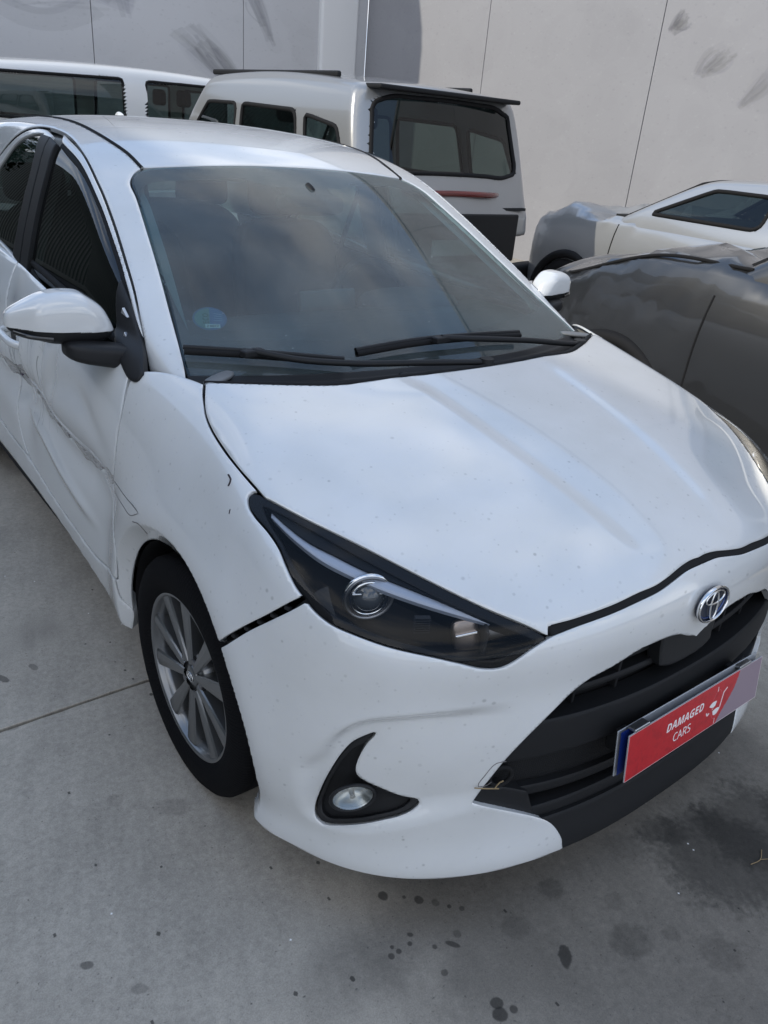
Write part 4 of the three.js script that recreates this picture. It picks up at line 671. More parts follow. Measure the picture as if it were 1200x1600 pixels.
function doorMirror(side) {
  const g = new THREE.Group(); g.name = 'door_mirror'; car.add(g); const fl = side > 0 ? q => q : q => { const m = mirrored(q); m.translate(-.80, -1.0, .45); m.scale(.84, .84, .84); m.translate(.752, 1.012, -.45); return m; };
  // local x: towards the car; the outer tip is low, the top falls outwards, the inner end is cut at a slant
  const shape = ([x, y, z]) => { const t = clamp((x + .115) / .23, 0, 1); y = y > 0 ? y * mix(.62, 1.0, sstep(0, .55, t)) * mix(1, .86, sstep(.8, 1, t)) : y * mix(.55, 1, sstep(0, .5, t)); y += -.010 + .010 * sstep(0, .4, t); x += -.030 * (y / .062) * sstep(.55, 1, t); z = z > 0 ? z * mix(.55, 1, sstep(0, .35, t)) : z * .55; return [x, y, z]; };
  const place = q => { q.rotateY(-.10); q.rotateZ(-.03); q.translate(-.913, 1.078, -.51); return fl(q); };
  const shell = superBlob(.118, .064, .070, .62, 90, shape), split = x => -.020 - .10 * (x + .1) * .35;
  mesh('cap', place(keep(shell, c => c[1] > split(c[0]))), M.paint, g);
  mesh('lower_housing', place(superBlob(.115, .062, .067, .62, 36, shape)), M.trim, g);
  mesh('indicator', place(tube([[-.100, -.030, .026], [-.07, -.036, .050], [-.02, -.041, .060]], .0065, 8)), M.gloss, g);
  mesh('mirror_glass', place(new RoundedBoxGeometry(.13, .066, .004, 2, .0018).translate(.018, -.006, -.0395)), M.chrome, g);
  // arm and foot on the door
  const arm = superBlob(.092, .027, .042, .6, 24, ([x, y, z]) => { const t = clamp((x + .085) / .17, 0, 1); return [x, y * mix(1, 1.15, t) - .030 * t, z * mix(1.1, .8, t) + .030 * t]; });
  arm.translate(-.828, 1.010, -.455); mesh('arm', fl(arm), M.trim, g);
  mesh('sail', fl(panel({ outline: [smooth([C.sail[0], ...C.sail.slice(1, 5)]), smooth(C.sail.slice(4)), smooth([C.sail[9], [-.752, 1.08, -.555], C.sail[0]].map(p => onC(p, [-1, .3, 0], .008)))], dir: [-.9, .35, .2], f: fU, h: .005, offset: .008, gap: 0, flange: .02, bevel: .003 })), M.trim, g);
  for (const [y, z] of [[1.078, -.492], [1.022, -.462]]) { const s = new THREE.Shape([new THREE.Vector2(-.010, 0), new THREE.Vector2(.014, -.006), new THREE.Vector2(-.004, .012)]); const q = new THREE.ExtrudeGeometry(s, { depth: .006, bevelEnabled: true, bevelSize: .001, bevelThickness: .001, bevelSegments: 1 }); q.rotateY(-Math.PI / 2 + .2); q.translate(...onC([-.75, y, z], [-1, .3, 0], .010)); mesh('vent_tab', fl(q), M.silver, g); }
}
doorMirror(1); doorMirror(-1);
for (const [z, y] of [[-1.245, .845], [-2.08, .87]]) for (const s of [1, -1]) {
  const fl = s > 0 ? q => q : mirrored, f0 = s > 0 ? fB : fB2, p = onSurface(f0, [-.86, y, z], [-1, 0, 0]);
  const h = tube([[p[0] + .006, y - .012, z + .115], [p[0] - .026, y - .004, z + .075], [p[0] - .033, y, z], [p[0] - .026, y + .002, z - .075], [p[0] + .006, y + .002, z - .105]], .013, 10); h.scale(1, 1, 1);
  mesh('door_handle', fl(h), M.paint, car);
  const cup = superBlob(.006, .026, .055, .8, 16); cup.translate(p[0] - .001, y - .004, z + .01); mesh('handle_cup', fl(cup), M.trim, car);
}
// cowl tray below the windscreen
function ruled(a, b, n = 60, m = 8, bump) {
  const A = new THREE.CatmullRomCurve3(a.map(p => new THREE.Vector3(...p))), B = new THREE.CatmullRomCurve3(b.map(p => new THREE.Vector3(...p))), pos = [], uv = [], idx = [];
  for (let i = 0; i <= n; i++) { const p = A.getPointAt(i / n), q = B.getPointAt(i / n); for (let j = 0; j <= m; j++) { const r = p.clone().lerp(q, j / m); if (bump) r.y += bump(i / n, j / m, r); pos.push(r.x, r.y, r.z); uv.push(r.x, r.z); } }
  for (let i = 0; i < n; i++) for (let j = 0; j < m; j++) { const k = i * (m + 1) + j; idx.push(k, k + m + 1, k + 1, k + 1, k + m + 1, k + m + 2); }
  const g = new THREE.BufferGeometry(); g.setAttribute('position', new THREE.Float32BufferAttribute(pos, 3)); g.setAttribute('uv', new THREE.Float32BufferAttribute(uv, 2)); g.setIndex(idx); g.computeVertexNormals(); return g;
}
{ const hr = C.hoodRear, front = [...hr.map(p => [p[0], p[1] - .020, p[2] + .02]), ...rev(flipX(hr)).slice(1).map(p => [p[0], p[1] - .020, p[2] + .02])];
  const hb = [[-.705, .982, -.235], [-.6, .984, -.185], [-.45, .988, -.125], [-.25, .990, -.08], [0, .992, -.062]].map(p => onC(p, [0, .4, 1], .003)), back = [...hb, ...rev(flipX(hb)).slice(1)];
  mesh('cowl_tray', ruled(front, back, 90, 14, (s, t, r) => -.018 * Math.sin(Math.PI * clamp(t * 1.15, 0, 1)) + .004 * Math.cos(t * 26)), M.cowl, car);
  const rim = C.hoodRear.map(p => [p[0], p[1] - .007, p[2] - .012]); mesh('cowl_seal', tube([...rim, ...rev(flipX(rim)).slice(1)], .007, 8), M.rubber, car);
  pair('cowl_corner', superBlob(.050, .007, .024, .75, 16, ([x, y, z]) => [x, y + x * .04, z - x * .55 ]).translate(-.648, .985, -.185), M.pillarGrey); }
function wiper(blade, arm, pivot) {
  const g = new THREE.Group(); g.name = 'wiper'; car.add(g);
  mesh('blade', tube(blade, .0085, 8), M.rubber, g);
  mesh('spoiler', tube(blade.map(([x, y, z]) => [x, y + .009, z - .006]), .006, 6), M.cowl, g);
  const a = tube(arm, .0085, 8); mesh('arm', a, M.cowl, g);
  const c = arm[0]; mesh('coupling', new RoundedBoxGeometry(.06, .018, .026, 2, .005).rotateY(.15).translate(c[0], c[1] - .004, c[2]), M.cowl, g);
  const q = arm[arm.length - 1]; mesh('pivot_cap', new THREE.CylinderGeometry(.019, .023, .03, 20).translate(q[0], q[1] - .004, q[2]), M.cowl, g);
}
wiper(C.wiperA, C.armA); wiper(C.wiperB, C.armB.concat([[.56, .985, -.10]]));
mesh('washer_nozzle', superBlob(.014, .008, .01, .8, 10).translate(-.22, .992, -.02), M.cowl, car);
{ const q = mesh('roof_antenna', superBlob(.018, .035, .06, .9, 20, ([x, y, z]) => [x * (1 - clamp(y / .05, 0, .8)), y, z - y * .5]).translate(0, 1.475, -2.45), M.paint, car); }

// dust on the windscreen, sticker inside it
M.dustFilm = new THREE.MeshStandardMaterial({ transparent: true, roughness: 1, map: (() => { const q = rng(8), n = 1024, sp = new Float32Array(n * n);
  for (let k = 0; k < 5200; k++) { const x = q() * n | 0, y = q() * n | 0, r = q() * q() * 2.0, a = 14 + q() * 60; for (let j = -3; j <= 3; j++) for (let i = -3; i <= 3; i++) if (Math.hypot(i, j) <= r) sp[((y + j + n) % n) * n + (x + i + n) % n] += a; }
  return dataTex(n, n, (i, j) => { const a = 20 + 32 * clamp(fbm(i / n * 5, j / n * 7, 5) + .35, 0, 1.2) + 12 * Math.abs(fbm(i / n * 60, j / n * 14, 3)) + sp[j * n + i]; return [172, 184, 186, a]; }); })() });
M.dustFilm.map.repeat.set(.75, .75);
mesh('dust_film', panel({ outline: wsLoop, dir: [0, .75, .66], f: fC, h: .03, offset: .0005, gap: .006, flange: 0, bevel: 0 }), M.dustFilm, windscreen);
M.sticker = new THREE.MeshStandardMaterial({ roughness: .5, map: canvasTex(256, 256, (g) => {
  g.fillStyle = '#4a7f78'; g.fillRect(0, 0, 256, 256); g.fillStyle = '#2c6494'; g.fillRect(128, 0, 128, 256); g.strokeStyle = '#22527c'; g.lineWidth = 12; g.beginPath(); g.arc(128, 128, 120, 0, 7); g.stroke();
  g.fillStyle = '#14503f'; g.save(); g.translate(120, 128); g.rotate(-Math.PI / 2); g.font = 'bold 62px sans-serif'; g.textAlign = 'center'; g.fillText('ECO', 0, 0); g.restore();
  g.strokeStyle = '#8fb0c0'; g.lineWidth = 4; for (let k = 0; k < 4; k++) { g.beginPath(); g.moveTo(160, 70 + k * 26); g.lineTo(220, 84 + k * 22); g.stroke(); }
  g.fillStyle = '#c4ccc8'; g.fillRect(92, 190, 110, 40); g.fillStyle = '#20262a'; g.font = 'bold 30px sans-serif'; g.textAlign = 'center'; g.fillText('2 0017', 146, 221); }) });
{ const p = C.sticker[0], n = gradN(fC, ...p), g = new THREE.CircleGeometry(.043, 40); g.lookAt(new THREE.Vector3(...n)); g.rotateX(0); const q = mesh('round_sticker', g, M.sticker, windscreen); q.position.set(p[0] - n[0] * .0035, p[1] - n[1] * .0035, p[2] - n[2] * .0035); }

// ---------------------------------------------------------------- cabin interior
const box = (w, h, d, r = .03, s = 3) => new RoundedBoxGeometry(w, h, d, s, r);
{ // dashboard: profile (z, y) swept across the car
  const s = new THREE.Shape(); [[-.10, .93], [-.25, .965], [-.42, .985], [-.60, .975], [-.74, .94], [-.80, .88], [-.80, .78], [-.72, .62], [-.62, .55], [-.30, .55], [-.10, .70]].forEach(([z, y], i) => i ? s.lineTo(z, y) : s.moveTo(z, y)); s.closePath();
  const g = new THREE.ExtrudeGeometry(s, { depth: 1.30, bevelEnabled: true, bevelSize: .02, bevelThickness: .03, bevelSegments: 3, steps: 1 }); g.rotateY(-Math.PI / 2); g.translate(.65, 0, 0); 
  const p = g.attributes.position; for (let i = 0; i < p.count; i++) { const x = p.getX(i); p.setZ(i, p.getZ(i) - .22 * x * x); } g.computeVertexNormals(); mesh('dashboard', g, M.dash, car);
  mesh('instrument_hood', superBlob(.19, .055, .12, .7, 24).translate(.36, .985, -.72), M.dash, car);
  mesh('screen', box(.22, .12, .02, .01).rotateX(-.15).translate(0, 1.0, -.70), M.gloss, car);
  for (const x of [-.58, .58]) mesh('vent', new THREE.TorusGeometry(.045, .010, 8, 28).translate(x, .93, -.80), M.silver, car);
  const sw = new THREE.TorusGeometry(.178, .015, 12, 56).rotateX(-.42).translate(.36, .93, -.92); mesh('steering_wheel', mergeGeometries([sw.toNonIndexed(), box(.30, .035, .03, .012).rotateX(-.42).translate(.36, .93, -.91), box(.13, .12, .05, .03).rotateX(-.42).translate(.36, .92, -.90)].map(q => { const k = new THREE.BufferGeometry(); k.setAttribute('position', q.attributes.position); k.setAttribute('normal', q.attributes.normal); return k; })), M.black, car);
}
const softSeat = (w, h, d, bend) => superBlob(w / 2, h / 2, d / 2, .45, 30, ([x, y, z]) => [x * (1 - .10 * y / h), y, z + bend * (Math.abs(x) / w) ** 2]);
for (const x of [-.36, .36]) {
  mesh('seat_back', softSeat(.50, .66, .16, .14).rotateX(-.30).translate(x, .84, -1.55), M.cloth, car);
  mesh('seat_cushion', softSeat(.52, .16, .52, 0).translate(x, .50, -1.28), M.cloth, car);
  mesh('headrest', softSeat(.27, .20, .11, .08).rotateX(-.22).translate(x, 1.27, -1.66), M.cloth, car);
}
mesh('rear_seat', softSeat(1.22, .64, .18, .05).rotateX(-.35).translate(0, .84, -2.38), M.cloth, car);
for (const x of [-.40, .40]) mesh('headrest', softSeat(.26, .16, .10, .05).translate(x, 1.20, -2.48), M.cloth, car);
mesh('interior_mirror', superBlob(.115, .034, .020, .6, 20).rotateY(-.2).translate(0, 1.305, -.83), M.black, car);
mesh('mirror_stem', tube([[0, 1.31, -.82], [0, 1.345, -.82], [0, 1.36, -.85]], .010, 8), M.black, car);
mesh('sensor_box', superBlob(.09, .022, .07, .6, 16).rotateX(.42).translate(0, 1.338, -.865), M.black, car);
for (const x of [-.33, .33]) mesh('sun_visor', box(.36, .012, .13, .006).rotateX(.25).translate(x, 1.372, -1.05), M.liner, car);
mesh('headliner', panel({ outline: sym([smooth([[0, 1.39, -.99], [-.25, 1.385, -.995], [-.50, 1.37, -1.02]]), smooth([[-.50, 1.37, -1.02], [-.56, 1.44, -1.5], [-.55, 1.43, -2.2], [-.48, 1.38, -2.66]]), smooth([[-.48, 1.38, -2.66], [-.25, 1.40, -2.7], [0, 1.40, -2.7]])]), dir: [0, 1, .15], f: fC, h: .03, offset: -.032, gap: 0, flange: 0, bevel: 0 }), M.liner, car);
{ const fr = [cl([[-.695, 1.0, -.27], ...wsSide.slice(1, 6).map(p => p), [-.50, 1.385, -1.0], [-.53, 1.44, -1.3], [-.53, 1.47, -1.6], [-.52, 1.46, -2.2]]), cl([[-.52, 1.46, -2.2], [-.60, 1.40, -2.2]]), rev(cl([[-.735, 1.01, -.46], [-.70, 1.14, -.64], [-.672, 1.25, -.82], [-.65, 1.33, -1.0], [-.62, 1.40, -1.22], [-.60, 1.43, -1.5], [-.60, 1.40, -2.2]])), cl([[-.735, 1.01, -.46], [-.695, 1.0, -.27]])];
  pair('pillar_trim', panel({ outline: fr, dir: [-.85, .5, .1], f: fC, h: .015, offset: -.030, gap: 0, flange: 0, bevel: 0 }), M.pillarTrim);
  const dc = new THREE.Shape(); [[-.32, .30], [-2.35, .30], [-2.35, 1.05], [-1.4, 1.02], [-.9, 1.0], [-.42, .99], [-.32, .96]].forEach(([z, y], i) => i ? dc.lineTo(z, y) : dc.moveTo(z, y)); dc.closePath();
  const dg2 = new THREE.ExtrudeGeometry(dc, { depth: .025, bevelEnabled: true, bevelSize: .008, bevelThickness: .008, bevelSegments: 2 }); dg2.rotateY(-Math.PI / 2); dg2.translate(-.705, 0, 0); pair('door_card', dg2, M.dash);
  pair('b_pillar_trim', box(.03, .44, .12, .012).rotateZ(-.32).translate(-.665, 1.22, -1.40), M.pillarTrim);
  mesh('seat_belt', tube([[-.63, 1.30, -1.44], [-.58, 1.0, -1.50], [-.52, .7, -1.45]], .012, 6), M.black, car);
  mesh('seat_belt', tube([[.63, 1.30, -1.44], [.58, 1.0, -1.50], [.52, .7, -1.45]], .012, 6), M.black, car);
  mesh('carpet', new THREE.BoxGeometry(1.40, .03, 2.5).translate(0, .30, -1.5), M.dark, car);
  mesh('firewall', new THREE.BoxGeometry(1.36, .62, .03).translate(0, .64, -.19), M.dark, car); }
// back window and tail lamps
{ const rw = y => -2.95 + (y - 1.3) * -.55 * -1 - .1;
  const bl = pts => smooth(pts.map(p => onC(p, [0, .3, -1]))); const loop = sym([bl([[0, 1.40, -2.85], [-.25, 1.395, -2.84], [-.42, 1.375, -2.83]]), bl([[-.42, 1.375, -2.83], [-.55, 1.20, -2.95], [-.60, 1.09, -3.0]]), bl([[-.60, 1.09, -3.0], [-.3, 1.075, -3.03], [0, 1.07, -3.04]])]);
  mesh('rear_window', panel({ outline: loop, dir: [0, .35, -.95], f: fC, h: .04, offset: 0, gap: 0, flange: 0, bevel: 0 }), M.tint, car);
  const fullLoop = sym([bl([[0, 1.46, -2.74], [-.25, 1.45, -2.74], [-.47, 1.41, -2.72]]), bl([[-.47, 1.41, -2.72], [-.62, 1.20, -2.88], [-.70, 1.0, -2.95]]), bl([[-.70, 1.0, -2.95], [-.3, 1.0, -3.06], [0, 1.0, -3.08]])]);
  mesh('hatch_frame', panel({ outline: fullLoop, holes: [loop], dir: [0, .35, -.95], f: fC, h: .02, gap: 0 }), M.paint, car);
  M.tailRed = new THREE.MeshPhysicalMaterial({ color: lin(.12, .006, .008), roughness: .2, clearcoat: 1 });
  pair('tail_light', superBlob(.13, .06, .05, .6, 20).rotateY(.5).translate(-.70, .93, -2.93), M.tailRed); }

// ---------------------------------------------------------------- ground
const st = o => { o.userData.kind = 'structure'; return o; };
const CZ = -.405;                                             // the sawn joint beside the front wheel
function concreteTex(x0, z0, size, n, marks) {
  const q = rng(21), px = v => v / size * n, col = new Float32Array(n * n), hgt = new Float32Array(n * n);
  for (let j = 0; j < n; j++) for (let i = 0; i < n; i++) {
    const x = x0 + i / n * size, z = z0 + j / n * size;
    const big = fbm(x * .9 + 5, z * .9, 4), mid = fbm(x * 6, z * 6 + 3, 4), fine = fbm(x * 70, z * 70, 3), g = q();
    let c = 1 + .12 * big + .09 * mid + .13 * fine + .13 * (g - .5); let h = .5 + .3 * fine + .12 * (g - .5) + .1 * mid;
    const trowel = fbm(x * 26 + z * 9, z * 3.2 - x * 1.2, 3, 2.2); c += .07 * trowel; h += .12 * trowel;
    const pit = perlin.noise(x * 150, z * 150, 2.2) + .5 * perlin.noise(x * 310, z * 310, 7); if (pit > .62) { c -= (pit - .62) * 1.1; h -= (pit - .62) * 1.2; }
    if (marks) c *= marks(x, z, mid, fine);
    col[j * n + i] = c; hgt[j * n + i] = h;
  }
  if (marks) for (let k = 0; k < 420; k++) { const i = q() * n | 0, j = q() * n | 0, b = q() < .28; const r = b ? 1.0 : .8 + q() * 1.8; for (let a = -3; a <= 3; a++) for (let c = -3; c <= 3; c++) if (Math.hypot(a * (b ? 1 : .7), c) <= r) { const m = ((j + a + n) % n) * n + (i + c + n) % n; col[m] = b ? 1.9 : col[m] * .55; } }
  const map = dataTex(n, n, (i, j) => { const c = col[j * n + i] * 164; return [c * 1.045, c * 1.0, c * .93]; });
  const bump = dataTex(n, n, (i, j) => { const c = clamp(hgt[j * n + i], 0, 1) * 255; return [c, c, c]; }, false);
  for (const t of [map, bump]) { t.repeat.set(1 / size, 1 / size); t.offset.set(-x0 / size, -z0 / size); }
  return { map, bump };
}
// oil drops and damp patches, where the photograph shows them: [x, z, radius, stretch, turn, darkness]
const drops = [[-.638, .577, .013, 1, 0, .45], [-.577, .629, .012, 1, 0, .5], [-.60, .605, .005, 1, 0, .5], [-.584, .752, .007, 2.6, .9, .5], [-.40, .908, .014, 2.0, 2.3, .45], [-.594, .897, .013, 1.2, .4, .45], [-.605, .917, .016, 1.1, 0, .42], [-.575, .925, .009, 1, 0, .5], [-.646, .684, .006, 1.4, .8, .5], [-.696, .685, .005, 1, 0, .5], [-.66, .70, .006, 1, 0, .5], [-.62, .735, .006, 1, 0, .55], [-.69, .70, .007, 1, 0, .5], [-.71, .70, .008, 1, 0, .5], [-.64, .79, .008, 1.1, 0, .6], [-.53, .68, .005, 1, 0, .5], [-.51, .70, .006, 1, 0, .6], [-.56, .74, .010, 1, 0, .75], [-.55, .655, .010, 1, 0, .72], [-.922, .087, .035, 1.3, .5, .88], [-1.031, -.008, .02, 1, 0, .92], [-1.229, .372, .010, 1.6, .6, .62], [-1.161, .476, .012, 1.5, .5, .82], [-1.17, -.40, .012, 1.8, .2, .8], [-1.14, -.63, .012, 2.2, 1.2, .55], [-1.05, -.64, .010, 2.0, 1.3, .7], [-.16, 1.01, .022, 1.2, 0, .86], [-.251, .967, .05, 1.1, .4, .80], [-.203, .886, .03, 1.2, 0, .86], [.12, .95, .17, 1.25, .5, .60], [.063, .82, .06, 1.4, .3, .72], [.30, .95, .16, 1.1, 0, .62], [-.05, .80, .05, 1.3, .8, .88], [.415, .99, .09, 1, 0, .66], [-.10, 1.10, .05, 1.2, .2, .86], [-.30, .78, .03, 1.2, 0, .8], [-.44, .80, .03, 1.3, .2, .85]];
const marks = (x, z, mid, fine) => {
  let m = 1; for (const [a, b, r, s, t, d] of drops) { const dx = x - a, dz = z - b; if (Math.abs(dx) > r * s * 2 || Math.abs(dz) > r * s * 2) continue; const c = Math.cos(t), n = Math.sin(t), e = Math.hypot((dx * c + dz * n) / s, -dx * n + dz * c) / r + mid * .5 + fine * .25; if (e < 1.05) m *= mix(mix(d, 1, .25), 1, sstep(r > .02 ? .55 : .8, 1.05, e)); }
  const darker = .55 * fbm(x * 1.7 - 3, z * 1.7 + 8, 5) + .55 * gauss(x - .05, .75) * gauss(z - 1.0, .7) - .18; m *= 1 - .30 * sstep(-.04, .24, darker + fine * .12 + mid * .10);   // lowers the tone over a broad area with a ragged outline
  return m;
};
const near = concreteTex(-2.0, -1.6, 3.6, 2048, marks), far = concreteTex(40, 40, 6, 1024, null);
M.concrete = new THREE.MeshStandardMaterial({ map: near.map, bumpMap: near.bump, bumpScale: .0022, roughness: .88 });
M.concreteFar = new THREE.MeshStandardMaterial({ map: far.map, bumpMap: far.bump, bumpScale: .0022, roughness: .9 });
std('soil', .05, .05, .05, 1);
const ground = st(mesh('ground', new THREE.PlaneGeometry(300, 300).rotateX(-Math.PI / 2).translate(0, -.02, 0), M.soil, scene));
function slab(x0, x1, z0, z1, mat, seed) {
  const q = rng(seed), pts = [], e = .0085, edge = (ax, az, bx, bz) => { const L = Math.hypot(bx - ax, bz - az), n = Math.ceil(L / .05); for (let i = 0; i < n; i++) { const t = i / n, o = (q() * q() * q()) * .011 * (q() < .3 ? 1.5 : .5); pts.push([ax + (bx - ax) * t - (bz - az) / L * -o, az + (bz - az) * t - (bx - ax) / L * o * -1 * -1]); } };
  const a = [x0 + e, z0 + e], b = [x1 - e, z0 + e], c = [x1 - e, z1 - e], d = [x0 + e, z1 - e];
  edge(...a, ...b); edge(...b, ...c); edge(...c, ...d); edge(...d, ...a);
  const s = new THREE.Shape(pts.map(([x, z]) => new THREE.Vector2(clamp(x, x0 + .0065, x1 - .0065), -clamp(z, z0 + .0065, z1 - .0065))));
  const g = new THREE.ExtrudeGeometry(s, { depth: .012, bevelEnabled: true, bevelSize: .002, bevelThickness: .002, bevelSegments: 1 }); g.rotateX(-Math.PI / 2); g.translate(0, -.014, 0);
  const p = g.attributes.position, uv = g.attributes.uv; for (let i = 0; i < p.count; i++) uv.setXY(i, p.getX(i), p.getZ(i));
  mesh('concrete_slab', g, mat, ground);
}
slab(-2.0, 2.0, CZ, 3.6, M.concrete, 1); slab(-2.0, 2.0, -4.4, CZ, M.concrete, 2);
let sd = 3; for (const [x0, x1] of [[-10, -6.0], [-6.0, -2.0], [-2.0, 2.0], [2.0, 6.0], [6.0, 10]]) for (const [z0, z1] of [[-10.4, -8.4], [-8.4, -4.4], [-4.4, CZ], [CZ, 3.6], [3.6, 7.6], [7.6, 11.6]]) { if (x0 === -2 && (z1 === CZ || z0 === CZ)) continue; slab(x0, x1, z0, z1, M.concreteFar, sd++); }
{ // a dry twig and crumbs of grit on the concrete
  const t = thing('dry_twig', 'thin dry twig lying on the stained concrete', 'twig'); const p = [.2, .003, 1.015]; mesh('stem', tube([[p[0] - .03, .003, p[2] - .004], [p[0], .006, p[2] + .003], [p[0] + .035, .004, p[2] - .012]], .0012, 5), std('twig', .30, .22, .12, .9), t); mesh('shoot', tube([[p[0] + .002, .006, p[2] + .003], [p[0] + .016, .010, p[2] + .014]], .0009, 5), M.twig, t);
  const b = thing('straw_stalk', 'dry straw caught in the lower grille of the white car', 'straw'); const s0 = onB([-.545, .40, .74], [-.5, 0, 1], .004); mesh('stem', tube([[s0[0] - .02, s0[1] + .004, s0[2] - .008], [s0[0], s0[1], s0[2] + .002], [s0[0] + .03, s0[1] - .008, s0[2] + .012]], .0014, 5), M.twig, b); mesh('ear', tube([[s0[0] + .02, s0[1] - .004, s0[2] + .010], [s0[0] + .026, s0[1] + .012, s0[2] + .014], [s0[0] + .034, s0[1] + .014, s0[2] + .016]], .0014, 5), M.twig, b);
}

// ---------------------------------------------------------------- walls
function plaster(seed, base, amp, marksFn) { return canvasTex(2048, 1024, (g, w, h) => {
  const q = rng(seed); g.fillStyle = base; g.fillRect(0, 0, w, h);
  for (let k = 0; k < 1500; k++) { const v = q() < .5 ? 0 : 255, r = 8 + q() * q() * 120; g.fillStyle = `rgba(${v},${v},${v},${amp * q()})`; g.beginPath(); g.ellipse(q() * w, q() * h, r, r * (.4 + .5 * q()), q() * 3, 0, 7); g.fill(); }
  for (let k = 0; k < 26000; k++) { const v = q() < .5 ? 0 : 255; g.fillStyle = `rgba(${v},${v},${v},${.05 * q()})`; g.fillRect(q() * w, q() * h, 1 + q() * 3, 1 + q() * 2); }
  if (marksFn) marksFn(g, w, h, q);
}); }
function smear(g, q, x, y, len, turn, wid, dark, n = 26) { g.save(); g.translate(x, y); g.rotate(turn); for (let k = 0; k < n; k++) { g.strokeStyle = `rgba(${dark},${dark},${dark + 4},${.03 + .10 * q()})`; g.lineWidth = 1 + q() * wid * .35; const a = (q() - .5) * wid, s = q() * len * .4; g.beginPath(); g.moveTo(s, a); g.quadraticCurveTo(len * .5, a + (q() - .5) * wid * .8, len * (.6 + .4 * q()), a * .4); g.stroke(); } g.restore(); }
const WZ = -10.6, yard = thing('yard_wall', 'tall smudged grey wall behind the parked vehicles', 'wall');
{ M.yardWall = new THREE.MeshStandardMaterial({ roughness: .92, map: plaster(31, '#c9c9cb', .012, (g, w, h, q) => {       // 22 m by 7 m
    const X = x => (x + 4) / 22 * w, Y = y => (1 - y / 7) * h;
    const at = (x, y, l, t, wd, d, n) => smear(g, q, X(x), Y(y), l / 22 * w, t, wd / 7 * h, d, n);
    at(7.7, 3.6, .5, 1.2, .3, 60); at(9.9, 4.2, .7, 1.5, .35, 50); at(10.1, 4.25, .5, 1.0, .25, 40); at(9.3, 3.2, .8, .9, .3, 110); at(8.6, 3.0, .5, .8, .4, 90); at(12.6, 2.9, 1.2, .75, .16, 60); at(13.1, 2.3, 1.4, .55, .14, 70); at(12.4, 2.4, .3, .1, .12, 50); at(15.6, 4.1, .6, 1.4, .2, 60); at(16.2, 3.0, .4, .2, .14, 40); at(16.3, 2.3, .6, 1.1, .2, 60); at(13.9, 3.6, .5, 1.3, .3, 130);
    at(2.2, 3.4, 2.4, .1, .5, 120, 14); at(3.0, 3.3, 1.2, 1.4, .25, 110, 14); at(4.9, 3.4, 1.6, 1.2, .2, 90, 16); at(4.0, 2.6, 1.8, .9, .3, 90, 30); at(1.2, 3.0, 2.2, .2, .8, 120, 16);
  }) });
  for (let k = 0; k < 3; k++) { const fw = 6.7 / 3, g = new THREE.BoxGeometry(fw - .012, 7, .3), uv = g.attributes.uv; g.translate(.5 + fw * (k + .5), 3.5, WZ - .15); const p = g.attributes.position; for (let i = 0; i < uv.count; i++) uv.setXY(i, (p.getX(i) + 4) / 22, p.getY(i) / 7); mesh('panel', g, M.yardWall, yard); }
  mesh('coping', box(6.8, .12, .44, .02).translate(3.85, 7.06, WZ - .15), M.plinth = std('plinthM', .30, .30, .30, .9), yard);
  // render panels meet at shallow pilasters; one of them is painted white
  for (const [x, w, m] of [[6.62, .70, M.whiteWall = std('whiteWallM', .78, .78, .78, .85)], [.55, .3, M.plinth]]) mesh('pilaster', box(w, 6.96, .14, .05).translate(x, 3.5, WZ + .02), m, yard);
}
const sideWall = thing('side_wall', 'light grey panelled wall behind the black car', 'wall');
{ M.sideWall = new THREE.MeshStandardMaterial({ roughness: .92, map: plaster(55, '#99999d', .012, (g, w, h, q) => {            // 17 m by 7 m, u along z
    const X = z => (6.4 - z) / 17 * w, Y = y => (1 - y / 7) * h, at = (z, y, l, t, wd, d, n) => smear(g, q, X(z), Y(y), l / 17 * w, t, wd / 7 * h, d, n);
    at(-2.6, 2.3, .9, -2.4, .10, 50); at(-2.1, 1.9, 1.0, -2.6, .10, 60); at(-3.1, 2.8, .4, 1.3, .2, 60); at(-2.2, 1.7, .25, .1, .1, 40); at(-1.0, 2.2, .3, .3, .12, 40); at(-1.2, 2.9, .4, 1.4, .14, 60); at(-4.0, 2.6, .5, .8, .24, 90); at(-4.6, 2.9, .3, .8, .2, 60); at(-3.4, 2.4, .6, .9, .2, 110); at(-.9, 1.7, .4, 1.1, .16, 60); }) });
  for (let k = 0; k < 6; k++) { const fw = 17 / 6, g = new THREE.BoxGeometry(.3, 7, fw - .012), uv = g.attributes.uv; g.translate(7.35, 3.5, 6.4 - fw * (k + .5)); const p = g.attributes.position; for (let i = 0; i < uv.count; i++) uv.setXY(i, (6.4 - p.getZ(i)) / 17, p.getY(i) / 7); mesh('panel', g, M.sideWall, sideWall); } mesh('coping', box(.44, .12, 17.1, .02).translate(7.35, 7.06, -2.1), M.plinth, sideWall); }
